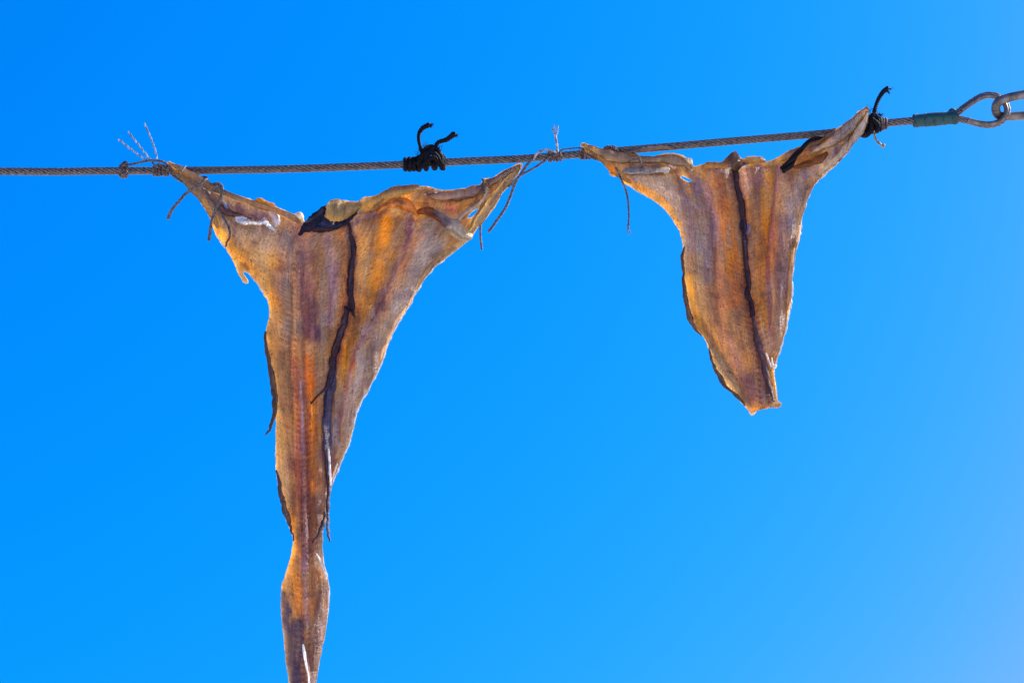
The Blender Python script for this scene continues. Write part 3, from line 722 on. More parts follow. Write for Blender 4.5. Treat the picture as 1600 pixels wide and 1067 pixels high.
# rolled folds of the arms
AL = [([(300, 280), (350, 300)], 5, (172, 138, 104), .7), ([(380, 312), (440, 330)], 4, (176, 140, 100), .7)]
fold(fish, [(266, 257, 2), (280, 263, 4), (300, 274, 5.5), (322, 288, 5.5), (348, 301, 4.5), (375, 311, 4), (402, 320, 4.2), (430, 329, 4.6), (452, 338, 4.5), (470, 347, 2)], (158, 134, 118), AL, -13, 8, 301)
fold(fish, [(268, 266, 1.5), (284, 279, 3.5), (302, 296, 5.5), (318, 314, 6), (330, 334, 4.5), (341, 356, 2)], (162, 140, 122), [([(316, 318), (336, 350)], 4, (206, 156, 72), .8)], -14, 8, 302)
fold(fish, [(322, 300, 1.5), (336, 316, 4), (352, 330, 5), (372, 337, 4), (392, 343, 2)], (128, 102, 108), (), -8, 6, 303)
fold(fish, [(668, 306, 2), (690, 307, 7), (714, 305, 8), (738, 300, 7.5), (756, 292, 6.5), (776, 281, 5), (796, 268, 4.5), (813, 259, 2)], (166, 144, 136), [([(700, 300), (740, 294)], 3, (186, 164, 150), .7), ([(700, 312), (745, 306)], 2.5, (112, 84, 84), .8)], -6, 9, 304)
fold(fish, [(812, 262, 1.5), (800, 276, 4.5), (787, 290, 5.5), (775, 305, 6), (764, 322, 6), (752, 340, 5.5), (741, 356, 4), (732, 368, 2)], (174, 154, 130), [([(790, 284), (765, 318)], 2.5, (130, 100, 84), .8)], -7, 9, 305)
fold(fish, [(742, 318, 1.5), (750, 306, 4), (757, 294, 4.6), (763, 284, 3.5), (772, 279, 1.5)], (150, 124, 104), [([(750, 310), (756, 304)], 3, (222, 156, 50), .9)], -13, 5, 306)
fold(fish, [(648, 334, 1.5), (662, 330, 4.5), (676, 333, 5), (690, 345, 3), (697, 356, 1)], (164, 112, 74), [([(665, 328), (684, 338)], 3, (110, 62, 40), .8)], -9, 5, 307)
fold(fish, [(590, 333, 1.5), (603, 322, 5), (618, 317, 7), (634, 319, 7), (646, 328, 5), (652, 338, 1.5)], (214, 160, 92), [([(600, 322), (618, 312), (632, 316)], 3, (104, 82, 66), .8), ([(612, 326), (620, 330)], 5, (240, 200, 136), .9)], -9, 6, 308)
fold(fish, [(716, 385, 1), (700, 393, 3), (684, 405, 4), (670, 420, 3.6), (659, 437, 2.6), (650, 452, 1)], (164, 142, 122), (), 0, 5, 309)
# dark fins and the long membrane
ribbon('membrane', [(544, 346, 2.2), (548, 366, 3.6), (552, 385, 4.2), (551, 405, 4.2), (548, 425, 5.6), (547, 450, 6), (549, 470, 6), (550, 482, 3.4), (552, 490, 2), (553.5, 494, 1.6)], lambda X, Y, E: depth1(X, Y, E * 0 + 20) - 3.5, (50, 30, 36), M['dark'], fish, bulge=5, thick=3, seed=31, layers=[([(547, 360), (553, 400), (545, 440)], 1.8, (96, 66, 76), .7)], label='long black membrane along the backbone')
ribbon('membrane', [(541, 478, 3), (539, 500, 5.5), (533, 520, 6.5), (526, 540, 6), (521, 560, 6), (519, 580, 6), (514, 600, 5), (507, 610, 2.6), (496, 620, 1.4), (485, 630, .6)], lambda X, Y, E: depth1(X, Y, E * 0 + 20) - 4.5, (52, 34, 42), M['dark'], fish, bulge=5, thick=3, seed=32, layers=[([(541, 486), (534, 515), (528, 540)], 3, (120, 84, 78), .6)], label='black membrane ending in a thorn')
ribbon('membrane', [(524, 575, 2), (519, 600, 6.5), (513, 625, 8), (511, 655, 8), (511, 690, 6.5), (513, 720, 5), (513, 760, 3.4), (513, 795, 3.4), (512, 822, 2.2), (513, 836, 1.5), (515, 846, .5)], lambda X, Y, E: depth1(X, Y, E * 0 + 20) - 3, (74, 62, 76), M['dark'], fish, bulge=4, thick=3, seed=33, layers=[([(508, 610), (508, 650)], 4, (24, 20, 44), .8), ([(512, 740), (512, 820)], 8, (50, 36, 46), .9)], label='slate grey membrane running to a point')
ribbon('bone_and_glint', [(513, 700, .5), (514.5, 715, 1.1), (515.5, 735, 1.1), (517, 758, .7)], lambda X, Y, E: depth1(X, Y, E * 0 + 20) - 9, (240, 232, 230), M['pale'], fish, bulge=2, seed=34, rag=.3)  # white highlight on the membrane, built as a thin strip
ribbon('bone_and_glint', [(518, 750, .6), (523, 735, 1.3), (527, 722, .7)], lambda X, Y, E: depth1(X, Y, E * 0 + 20) - 6, (220, 190, 170), M['pale'], fish, bulge=2, seed=35, rag=.3)
ribbon('bone_and_glint', [(494, 864, .5), (499, 873, 1.2), (503, 882, 1.2), (507, 893, .8), (510, 905, .8)], lambda X, Y, E: depth1(X, Y, E * 0 + 10) - 5, (240, 230, 225), M['pale'], fish, bulge=2, seed=36, rag=.3)
ribbon('tail_glint', [(473, 1006, .6), (475.5, 1020, 1.8), (478.5, 1040, 1.3), (482, 1055, .8), (482, 1075, .6)], lambda X, Y, E: depth1(X, Y, E * 0 + 10) - 6, (250, 246, 248), M['pale'], fish, bulge=2.5, seed=37, rag=.3)  # white highlight near the tail tip, built as a pale strip
FIN = dict(thick=2.2, bulge=5, transl=.3)
ribbon('side_fin', [(415, 519, 1.6), (416, 540, 2.8), (420, 565, 3.6), (425, 590, 4.6), (429, 615, 5), (430, 635, 4.4), (428, 650, 3.2), (424, 663, 2.2), (419, 674, 1.2), (414, 680, .4)], -6, (86, 60, 42), M['dark'], fish, seed=41, label='dark fin curling along the flank', **FIN)
ribbon('side_fin', [(432, 735, 1.2), (436, 757, 2.8), (440, 775, 4), (445, 795, 4.2), (450, 812, 4.6), (453, 822, 2), (456, 833, 1.2), (459, 845, .4)], -4, (78, 56, 54), M['dark'], fish, seed=42, label='black fin beside the narrow tail', **FIN)
ribbon('side_fin', [(508, 800, 1.4), (506, 815, 3.2), (501, 828, 3), (495, 838, 2), (488, 848, .5)], -7, (54, 40, 50), M['dark'], fish, seed=43, label='short black hooked fin', **FIN)
# frayed edge on the right, its sunlit rim painted as pale beads and strips
margin(fish, [(737, 369), (727, 379.5), (712, 391.5), (697, 403.5), (680, 417)], 6, 401, .8)
margin(fish, [(680, 417), (664.5, 434.5), (655.5, 449), (646.5, 463.5), (636.5, 481.5), (625, 499.5), (615, 516.5), (608, 534.5)], 8, 402, 1.2)
margin(fish, [(608, 534.5), (599.5, 557), (591.5, 579), (577.5, 604.5), (563, 630.5), (556.5, 648)], 9, 403, 1.0)
margin(fish, [(556.5, 648), (552, 669), (544, 697), (538, 710), (526.5, 737), (519, 757)], 9, 404, .9)
margin(fish, [(504.5, 868), (505.5, 880), (509.5, 894.5), (513.3, 911), (514.1, 935), (512, 962)], 4, 405, .9)
margin(fish, [(338, 366), (346, 379), (356, 392)], 4, 406, .9); margin(fish, [(381, 424), (386, 425), (393, 431.5), (404, 445), (413, 459)], 4, 407, 1.0)
margin(fish, [(566, 312), (590, 306), (604, 299.5), (618, 293)], -10, 408, .9); margin(fish, [(522, 312.8), (534, 313), (545, 315), (560, 315)], -12, 409, .9)
for (pts) in ([(690, 404, .5), (680, 411, 1.6), (671, 421, 1.1), (662, 433, .5)], [(679, 408, .4), (672, 419, 1.2), (664, 428, .4)], [(650, 455, .4), (643, 467, .9), (638, 477, .4)], [(636, 478, .5), (629, 489, 1.4), (624, 498, .7)],
              [(626, 489, .4), (618, 503, 1.3), (611, 517, 1.0), (604, 528, .5)], [(615, 510, .5), (609, 524, 1.6), (604, 538, 1.2), (600, 552, .5)], [(604, 535, .4), (598, 548, 1.1), (596, 561, .4)], [(746, 353, .5), (739, 363, 1.2), (736, 369, .6)]):
    x, y = pts[0][:2]
    ribbon('frayed_skin', pts, 1.0, (236, 205, 172), M['pale'], fish, bulge=3, thick=2.0, seed=int(x), rag=.6, transl=.6)
place_root(fish, wp(540, 300, 0))

# ------------------------------------------------------------------ small dried fish
fish2 = thing('dried_fish', 'smaller split dried fish with cut off tail, tied under the right half of the wire', 'dried fish', G)
F2 = [(909, 224), (923.4, 228.5), (947, 234.5), (970, 237.5), (993.7, 241.5), (1003, 244.4), (1022, 245), (1040.6, 240.8), (1059, 241.5), (1070, 246), (1078, 254), (1085, 261), (1101, 257.5), (1127, 261), (1145, 265), (1158, 263), (1172, 256), (1187, 253), (1200, 254), (1214, 247),
      (1227, 241), (1243.7, 233.5), (1266, 223), (1288.7, 212), (1311, 200.5), (1328, 188), (1342, 175.5), (1350, 170), (1355.5, 167.5), (1357, 176), (1353, 196), (1346, 206), (1339, 214), (1332, 226), (1324, 238), (1314, 249), (1302.7, 260.6), (1286, 274), (1274.6, 285.5), (1264.8, 300),
      (1257.8, 319.6), (1252, 342), (1250.5, 359), (1247, 376), (1241, 395.5), (1238, 418), (1237, 432), (1237, 452), (1236, 468), (1232, 490), (1226, 517), (1219, 545), (1210, 572), (1210.5, 590), (1213, 610), (1214, 624), (1220, 631), (1214, 636), (1202, 636), (1195, 637.5), (1187, 640), (1181, 641.5), (1176, 648), (1171, 643), (1166, 636),
      (1160, 630), (1145, 613), (1129, 592), (1115, 566), (1108, 544), (1099, 525), (1085, 510), (1077, 493), (1072, 454), (1068, 420), (1067, 394), (1067.5, 382), (1061.7, 360), (1052, 344), (1038, 326), (1022, 313.5), (1003, 302), (986.7, 292.5), (975, 285),
      (968, 273.7), (962, 273), (954, 272), (950.4, 264), (942, 255), (930.5, 248), (918.7, 240.5), (911, 232)]
H2 = [[(1030, 264), (1040, 263), (1044, 265), (1040, 267), (1031, 267)], [(1062, 276.5), (1068, 274.5), (1077, 279.5), (1083, 284), (1076, 285), (1068, 281.5)]]  # first opening added so the sun backlights the rolled lip's end
SP2 = np.array([(1148, 250), (1160, 310), (1166, 400), (1176, 490), (1190, 560), (1196, 640)])
DKL = [(1144, 262), (1152, 290), (1160, 330), (1164, 380), (1166, 430), (1172, 480)]
DKL2 = [(1176, 492), (1184, 540), (1192, 570), (1198, 610)]
VE2 = [(1215, 262), (1210, 320), (1202, 380), (1202, 430), (1206, 470), (1203, 520)]
def grain2(X, Y):
    u = X - np.interp(Y, SP2[:, 1], SP2[:, 0]); return u * 1.1, Y + np.abs(u) * 0.4
def depth2(X, Y, ED):
    d = np.full(len(X), -3.0)
    d += -12 * np.exp(-((X - 915) / 75.0) ** 2) * (Y < 300) - 14 * np.exp(-((X - 1345) / 65.0) ** 2)
    mid = np.interp(Y, [250, 350, 450, 550, 640], [1150, 1160, 1160, 1165, 1188]); hw = np.interp(Y, [250, 350, 450, 550, 640], [180, 100, 85, 52, 24])
    u = (X - mid) / hw; d += 15 * np.clip(u * u, 0, 1.4) * np.interp(Y, [240, 330, 450, 640], [.2, .8, 1, .7])
    d += bump(X, Y, DKL, 8, 7) + bump(X, Y, DKL2, 8, 4)
    d += bump(X, Y, [(1130, 280), (1140, 350), (1146, 430), (1150, 520)], 13, -5)
    d += bump(X, Y, [(1100, 300), (1118, 350), (1120, 420), (1126, 500)], 8, 3.5)
    d += bump(X, Y, [(1070, 300), (1090, 360), (1092, 430)], 18, -5)
    d += bump(X, Y, [(1178, 275), (1184, 340), (1186, 420), (1192, 500)], 11, -7) + bump(X, Y, VE2, 6, 4)
    d += bump(X, Y, [(1240, 280), (1226, 350), (1222, 440), (1214, 520)], 13, -5)
    d += bump(X, Y, [(1085, 500), (1110, 540), (1140, 590), (1168, 630)], 7, -4) + bump(X, Y, [(1100, 500), (1122, 540), (1150, 590), (1172, 628)], 5, 3)
    d += bump(X, Y, [(920, 232), (960, 250), (1000, 262), (1040, 262)], 7, -4) + bump(X, Y, [(975, 256), (1020, 258), (1045, 256)], 5, 4) + bump(X, Y, [(1010, 250), (1045, 248), (1068, 256)], 5, -5)
    d += bump(X, Y, [(980, 275), (1020, 285), (1060, 300)], 10, -4)
    d += bump(X, Y, [(1230, 262), (1262, 246), (1284, 240)], 7, 7) + bump(X, Y, [(1270, 232), (1300, 220), (1320, 205)], 5, -6) + bump(X, Y, [(1290, 255), (1315, 232), (1340, 205)], 6, -5) + bump(X, Y, [(1300, 238), (1322, 215), (1338, 190)], 3.5, 4)
    d += bump(X, Y, [(1250, 270), (1240, 300)], 8, -3)
    d += bump(X, Y, [(1190, 470), (1170, 500)], 3, 2) + bump(X, Y, [(1110, 455), (1125, 465), (1120, 480)], 4, 2)
    for poly, a, L in (([(925, 233), (955, 242), (985, 247), (1010, 254), (1045, 256)], 5, 7), ([(968, 272), (1000, 273), (1035, 274), (1058, 268)], 5, 8), ([(1022, 250), (1045, 247), (1066, 252), (1080, 264)], -4, 6), ([(1085, 270), (1070, 268), (1058, 262)], 4, 6),
                    ([(1100, 266), (1125, 268), (1145, 272)], 5, 7), ([(1160, 268), (1178, 262), (1200, 262), (1222, 256)], 5, 7), ([(1228, 262), (1250, 257), (1280, 248), (1296, 238)], -8, 7), ([(1238, 246), (1262, 234), (1290, 221), (1316, 204)], 6, 7), ([(1340, 180), (1328, 198), (1316, 220), (1300, 242)], 6, 5), ([(1352, 176), (1342, 196), (1330, 214), (1318, 236)], -5, 5),
                    ([(1214, 265), (1208, 310), (1199, 360), (1200, 420), (1205, 470), (1202, 520)], 4.5, 9), ([(1104, 290), (1118, 330), (1122, 380), (1120, 440), (1126, 500)], -4, 9), ([(1176, 300), (1180, 340), (1180, 400)], 2.5, 8), ([(1082, 290), (1100, 316), (1106, 360), (1106, 420)], 3, 9),
                    ([(985, 280), (1025, 290), (1058, 318), (1076, 355)], -3.5, 9), ([(1084, 500), (1106, 538), (1134, 582), (1160, 622)], -5, 6), ([(1108, 456), (1118, 466), (1130, 462)], 3, 5), ([(1255, 285), (1240, 330), (1236, 390), (1228, 450)], 3, 8), ([(1130, 350), (1134, 400), (1140, 450)], 2.5, 8)):
        d += lip(X, Y, poly, a, L)
    d += 4.5 * fbm(X * 0.055, Y * 0.010, 161, 5) + 2.4 * fbm(X * 0.03, Y * 0.06, 162, 5)
    d += np.exp(-(ED / 5.0) ** 2) * 3.5 * fbm(X * 0.05, Y * 0.05, 166)
    return d
C2 = ((172, 132, 86), [
    ([(920, 232), (960, 248), (1000, 256), (1060, 262)], 20, (152, 130, 112), .8),
    ([(990, 275), (1030, 290), (1065, 320), (1085, 370), (1090, 420)], 31, (162, 146, 142), 1.0, .75),
    ([(972, 283), (1000, 298), (1030, 316), (1052, 338), (1064, 370)], 8, (224, 146, 40), 1.0, 1.2),
    ([(950, 262), (962, 271)], 5, (234, 160, 50), 1.0, 1.2),
    ([(1085, 285), (1104, 310), (1116, 350), (1122, 400)], 12, (148, 118, 132), .95, .8),
    ([(1096, 300), (1104, 350), (1110, 420)], 6, (138, 104, 100), .6),
    ([(1125, 285), (1134, 330), (1140, 380), (1146, 420), (1148, 470)], 12, (206, 126, 52), .95, 1.1),
    ([(1142, 390), (1140, 430)], 9, (214, 138, 40), .8, 1.2),
    ([(1120, 400), (1128, 450), (1134, 520), (1146, 570)], 10, (172, 126, 96), .7),
    ([(1163, 270), (1168, 300)], 10, (176, 150, 160), .9),
    ([(1188, 262), (1184, 285)], 9, (134, 92, 108), .85),
    ([(1200, 280), (1192, 330), (1190, 400), (1190, 460), (1192, 500)], 11, (212, 142, 42), 1.0, 1.2),
    ([(1180, 320), (1178, 380), (1184, 440)], 6, (196, 134, 70), .7, 1.0),
    (VE2, 5.5, (150, 92, 104), .9, .8),
    ([(1198, 400), (1203, 440), (1206, 480)], 3, (170, 72, 72), .8),
    ([(1235, 270), (1224, 340), (1222, 420), (1216, 500)], 18, (160, 130, 114), .95, .85),
    ([(1208, 350), (1210, 415)], 8, (186, 120, 78), .7),
    ([(1258, 275), (1246, 310), (1240, 350)], 13, (154, 140, 142), .95, .8),
    ([(1085, 400), (1092, 450), (1096, 500)], 13, (170, 138, 92), .8, 1.0),
    ([(1078, 430), (1088, 490), (1100, 525)], 5, (208, 152, 50), .9, 1.1),
    ([(1108, 540), (1130, 580), (1160, 620)], 7, (128, 106, 84), .8),
    ([(1118, 545), (1140, 585), (1160, 615)], 4, (170, 146, 110), .8),
    ([(1160, 500), (1166, 540), (1172, 575)], 12, (196, 138, 72), .9, 1.0),
    ([(1145, 530), (1155, 570)], 7, (164, 118, 120), .7),
    ([(1165, 590), (1180, 615), (1195, 618)], 15, (138, 96, 88), .85, .8),
    ([(1170, 642), (1180, 637)], 5, (228, 146, 40), 1.0, 1.2), ([(1185, 636), (1214, 632)], 3, (196, 130, 56), .9),
    ([(1202, 580), (1206, 605), (1211, 625)], 4, (186, 138, 40), .95, 1.0),
    ([(1206, 520), (1212, 545)], 7, (130, 104, 116), .8),
    (DKL, 8, (104, 64, 66), .9, .5), (DKL2, 8, (110, 68, 62), .8, .6),
    ([(1100, 262), (1130, 264)], 6, (142, 106, 78), .8),
    ([(1112, 266), (1135, 268)], 4, (160, 130, 126), .8), ([(1120, 261), (1132, 262), (1148, 266), (1160, 258)], 3, (48, 30, 34), 1.0, .2),
    ([(1240, 246), (1264, 249), (1286, 242)], 8, (132, 92, 52), .95, .7), ([(1250, 255), (1262, 252)], 3, (176, 118, 30), .9),
    ([(1255, 235), (1280, 228)], 7, (166, 132, 124), .9), ([(1262, 270), (1290, 258), (1318, 225), (1340, 195)], 16, (180, 166, 164), 1.0, .8),
    ([(1284, 228), (1298, 219)], 3, (232, 192, 150), .9), ([(1205, 254), (1225, 248), (1240, 240)], 6, (176, 132, 72), .9),  # first layer paints a sunlit patch on the arm's upper fold
    ([(1322, 214), (1335, 196)], 4, (146, 104, 74), .7), ([(1345, 182), (1353, 172)], 4, (188, 144, 96), .9), ([(1341, 195), (1348, 190)], 4, (232, 226, 232), .9),
    ([(1215, 268), (1210, 300)], 7, (164, 118, 120), .8),
    ([(1004, 258), (1030, 262), (1048, 266)], 5, (106, 84, 100), .8), ([(1018, 272), (1036, 272)], 3, (96, 58, 24), .9, .4),
])
sheet('body', F2, depth2, C2, M['flesh'], fish2, holes=H2, step=1.7, rim=0.9, roll=5.5, thick=(1.6, 6.0, 24.0), rag=1.0, grain=grain2, seed=103, warp=5, rimcol=((180, 156, 128), 5, .6))
CO2 = [(1096, 262), (1101.5, 256), (1114, 253.5), (1127, 253.5), (1136, 247), (1143, 240), (1149, 237.2), (1152, 240), (1157, 246.5), (1162, 249), (1168, 245.7), (1182, 245.5), (1191.7, 246.5), (1196, 253), (1186, 254), (1172, 256), (1160, 259), (1154, 266), (1147, 268), (1138, 265), (1128, 262), (1112, 262)]
sheet('neck_collar', CO2, lambda X, Y, E: -9 - 7 * np.sqrt(np.clip(E / 8, 0, 1)) + bump(X, Y, [(1158, 252), (1152, 262)], 4, 4), ((148, 110, 70), [([(1140, 244), (1150, 256)], 10, (88, 64, 50), 1.0), ([(1168, 249), (1190, 250)], 4, (204, 170, 108), .9), ([(1120, 263), (1150, 266), (1162, 259)], 3, (40, 26, 28), 1.0), ([(1105, 257), (1125, 256)], 3, (168, 130, 84), .8)]),
      M['flap'], fish2, step=1.6, thick=(1.4, 4, 6), rag=1.2, rag_f=.28, transl=.7, seed=115, label='crumpled brown skin at the neck')
ribbon('skin_tag', [(1133, 265, 1.2), (1137, 264, 1.9), (1141, 263, 1)], -22, (240, 214, 170), M['pale'], fish2, bulge=2, seed=116, rag=.5)
ribbon('membrane', [(1148, 264, 4), (1151, 285, 5), (1157, 310, 4.6), (1160, 335, 4), (1161, 352, 5.6), (1163, 368, 4.5), (1165, 395, 4), (1167, 420, 3.8), (1170, 440, 4.2), (1169, 462, 5), (1174, 474, 4), (1175, 490, 5), (1177, 497, 2)], lambda X, Y, E: depth2(X, Y, E * 0 + 20) - 3.5, (62, 42, 46), M['dark'], fish2, bulge=4, thick=3, seed=117,
       layers=[([(1160, 345), (1161, 362)], 5, (20, 18, 44), .9), ([(1169, 455), (1175, 490)], 7, (28, 18, 34), .8), ([(1164, 376), (1168, 420)], 1.4, (150, 140, 150), .5)], label='dark membrane along the backbone')
ribbon('membrane', [(1176, 490, 3.5), (1180, 515, 4), (1186, 540, 5), (1193, 565, 5), (1198, 590, 4), (1205, 615, 3), (1210, 628, 1)], lambda X, Y, E: depth2(X, Y, E * 0 + 20) - 3, (86, 60, 62), M['dark'], fish2, bulge=4, thick=3, seed=118, label='brown membrane down to the tail stump')
ribbon('skin_tag', [(1169, 350, 1.5), (1170, 357, 3), (1167, 366, 1.5)], lambda X, Y, E: depth2(X, Y, E * 0 + 20) - 7, (150, 132, 156), M['pale'], fish2, bulge=3, seed=119, rag=.4)
ribbon('curled_fold', [(972, 268, 1.5), (985, 266.5, 3.8), (1000, 266, 4.2), (1012, 267.5, 3), (1022, 267.5, 2), (1034, 265, 4), (1042, 265, 5), (1046, 266, 2.5)], lambda X, Y, E: -17 + (Y - 266) * -1.8, (182, 172, 158), M['pale'], fish2, bulge=3, thick=2.5, seed=120, rag=.6, layers=[([(1030, 265), (1046, 266)], 7, (252, 244, 226), 1.0), ([(1010, 265), (1018, 266)], 3, (240, 225, 205), .8)], label='pale rolled lip of skin, sunlit end painted white')  # near-white right end is sunlight put into the colour
ribbon('curled_fold', [(1034, 248, 1), (1041, 252, 2.6), (1049, 258, 3), (1054, 261, 2.6), (1057, 257, 1)], -14, (216, 186, 176), M['pale'], fish2, bulge=4, thick=2, seed=121, rag=.5)
ribbon('skin_tag', [(1069, 254, 1), (1074, 251, 4), (1078, 253, 4), (1081, 257, 1.2)], -9, (244, 222, 180), M['pale'], fish2, bulge=4, seed=122, rag=1)
ribbon('skin_tag', [(953, 271, 1.5), (958, 273, 2.8), (963, 273, 1.5)], -12, (238, 190, 110), M['pale'], fish2, bulge=3, seed=123, rag=.6)
ribbon('side_fin', [(1068.5, 386, 1), (1067, 405, 2.4), (1068.5, 430, 2.6), (1070, 455, 3), (1073, 480, 4), (1079, 500, 4.6), (1087, 514, 2.6), (1096, 525, .6)], 2, (88, 60, 38), M['dark'], fish2, seed=124, label='dark fin along the left flank', **FIN)
ribbon('side_fin', [(1107, 543, .6), (1112, 562, 1.9), (1120, 582, 3.1), (1133, 601, 3.3), (1148, 616, 2.6), (1160, 629, 1.6), (1165, 635, .6)], 0, (80, 58, 40), M['dark'], fish2, seed=125, label='dark fin beside the tail stump', **FIN)
ribbon('side_fin', [(1311, 254, .8), (1314, 244, 2.2), (1321, 232, 2.6), (1328, 224, 1.6), (1334, 216, .6)], -14, (96, 62, 48), M['dark'], fish2, seed=126, **FIN)
fold(fish2, [(911, 226, 2), (926, 233, 5), (946, 241, 7.5), (968, 247, 8.5), (992, 249, 7), (1014, 250, 5), (1036, 249, 6.5), (1056, 251, 7), (1072, 257, 4), (1082, 263, 1.5)], (160, 140, 124), [([(915, 227), (930, 232)], 5, (190, 150, 88), .9), ([(1010, 254), (1045, 258)], 3, (112, 90, 100), .8), ([(960, 240), (1000, 244)], 3, (120, 96, 80), .6)], -16, 9, 311)
fold(fish2, [(930, 240, 1), (944, 252, 4.5), (957, 264, 6), (972, 276, 4), (986, 286, 1.5)], (172, 142, 104), [([(948, 262), (962, 270)], 4, (232, 160, 56), .9)], -14, 6, 312)
fold(fish2, [(1214, 251, 1.5), (1232, 244, 5), (1252, 234, 6), (1272, 224, 5.5), (1290, 214, 4.5), (1306, 206, 2)], (178, 146, 112), (), -8, 7, 313)
fold(fish2, [(1262, 242, 1.5), (1280, 232, 5), (1298, 222, 7), (1316, 209, 8), (1331, 195, 7.5), (1344, 181, 6), (1354, 170, 2)], (186, 168, 158), [([(1286, 228), (1300, 219)], 3, (238, 204, 164), .9), ([(1345, 180), (1353, 172)], 4, (184, 142, 96), .8), ([(1308, 222), (1330, 200)], 2.5, (132, 104, 90), .7)], -17, 9, 314)  # palest layer is a painted sunlit patch
fold(fish2, [(1356, 176, 2), (1350, 192, 5), (1341, 206, 6.5), (1330, 221, 6.5), (1318, 236, 6.5), (1306, 249, 6), (1293, 261, 4.5), (1280, 272, 2)], (190, 176, 172), [([(1342, 186), (1348, 196)], 4, (236, 230, 236), .9), ([(1336, 208), (1322, 232)], 2, (140, 98, 62), .8)], -16, 9, 315)
fold(fish2, [(1240, 262, 1.5), (1254, 258, 4), (1270, 254, 5), (1284, 247, 5), (1294, 238, 2)], (152, 118, 90), [([(1250, 256), (1270, 254)], 3, (120, 78, 40), .8)], -6, 2, 316)
fold(fish2, [(1276, 280, 1), (1268, 290, 3.5), (1261, 304, 4), (1256, 320, 3.4), (1251, 338, 2.6), (1249, 352, 1)], (176, 156, 146), (), 2, 5, 317)
fold(fish2, [(1246, 374, 1), (1241, 392, 3), (1236.5, 414, 3), (1234, 440, 3.2), (1233, 466, 2.6), (1228, 490, 1)], (176, 150, 128), (), 4, 5, 318)
margin(fish2, [(1303, 261), (1286.5, 274.5), (1275, 286), (1265.5, 300), (1258.5, 319.6), (1252.8, 342), (1251.2, 359)], 4, 411, 1.2)
margin(fish2, [(1251.2, 359), (1247.8, 376), (1241.8, 395.5), (1238.8, 418), (1237.8, 440), (1237.2, 466)], 7, 412, 1.3)
margin(fish2, [(1237.2, 466), (1232.8, 490), (1226.8, 517), (1219.8, 545), (1211, 571)], 8, 413, 1.1)
margin(fish2, [(976, 285.5), (987, 293), (1003, 302.5), (1022, 314)], 2, 414, .7); margin(fish2, [(1162, 249), (1168, 245.5), (1182, 245), (1192, 246)], -9, 415, .8)
ribbon('bone_and_glint', [(1197, 552, .6), (1201, 563, 1), (1205, 574, .6)], -9, (238, 220, 200), M['pale'], fish2, bulge=2, seed=127, rag=.2)
ribbon('bone_and_glint', [(1206, 558, .5), (1207, 568, 1), (1210, 574, 1.8), (1213, 569, .6)], -7, (244, 232, 220), M['pale'], fish2, bulge=2, seed=128, rag=.3)
ribbon('bone_and_glint', [(1206, 575, .8), (1209, 595, 1.5), (1211.5, 612, 1.3), (1213, 625, .7)], -7, (214, 158, 50), M['flap'], fish2, bulge=2, seed=129, rag=.4)
for pts in ([(1273, 283, .6), (1267, 290, 2), (1262, 300, 1.0), (1259, 310, .5)], [(1243, 348, .5), (1241, 357, 1.8), (1244, 362, .6)], [(1250, 352, .6), (1249, 366, 1.3), (1245, 378, .5)], [(1242, 388, .5), (1239, 400, 1), (1238, 412, .5)], [(1316, 240, .5), (1312, 248, 1.6), (1309, 255, .5)], [(1236, 470, .5), (1232, 485, 1), (1230, 500, .4)],
            [(1171, 640, 1), (1175, 646, 3), (1181, 641, 1)], [(1190, 637, .8), (1196, 637, 2.2), (1203, 635, .8)]):
    ribbon('frayed_skin', pts, -1.0, (240, 210, 176), M['pale'], fish2, bulge=3, thick=2.0, seed=int(pts[0][0]), rag=.7, transl=.6)  # frayed skin with the sunlit rim painted in as pale colour
place_root(fish2, wp(1150, 260, 0))

# ------------------------------------------------------------------ cords and twine
def ring(bag, x, r, cord, plies=3, tilt=0.0, pitch=9, turns=1.0, adv=0.0, squash=1.0, mode='twist', ph=0.0):
    """cord turned round the wire at photo x"""
    n = int(26 * turns) + 1; pts = []; tilt += random.uniform(-.9, .9); r += random.uniform(-.5, .7)
    for j in range(n):
        a = ph + 2 * math.pi * turns * j / (n - 1); xx = x + adv * j / (n - 1) + tilt * math.sin(a)
        cy = wire_y(xx); pts.append(wp(xx, cy + r * math.cos(a) * squash, -r * math.sin(a)))
    if mode == 'twist': bag.twist(pts, cord * PX, plies, pitch * PX, seg=6)
    else: bag.tube(pts, cord * PX, 8)

def strand(bag, pts, r, plies=3, pitch=8, step=1.2, wob=0.0):
    q = resample(catmull(pts, 8), step)
    if wob:
        k = np.arange(len(q)); q[:, 0] += np.cos(k * 0.75) * wob * .6; q[:, 1] += np.sin(k * 0.75) * wob; 
    w_ = [Vector(p) for p in world_pts(q[:, 0], q[:, 1], q[:, 2])]
    if hasattr(r, '__len__'): R = list(np.interp(np.linspace(0, 1, len(w_)), np.linspace(0, 1, len(r)), r) * PX)
    else: R = r * PX
    if plies == 1: bag.tube(w_, R, 7)
    else: bag.twist(w_, R, plies, pitch * PX, seg=6)

def fray(bag, x, y, d, ang, n=14, L=7, spread=0.6, r=0.5):
    for _ in range(n):
        a = ang + random.uniform(-spread, spread); o = wp(x, y, d)
        v = Vector((math.cos(a), random.uniform(-.4, .4), -math.sin(a)))
        bag.hair(o + v * 0.0002, v, random.uniform(.5, 1) * L * PX, r * PX, 0.25)

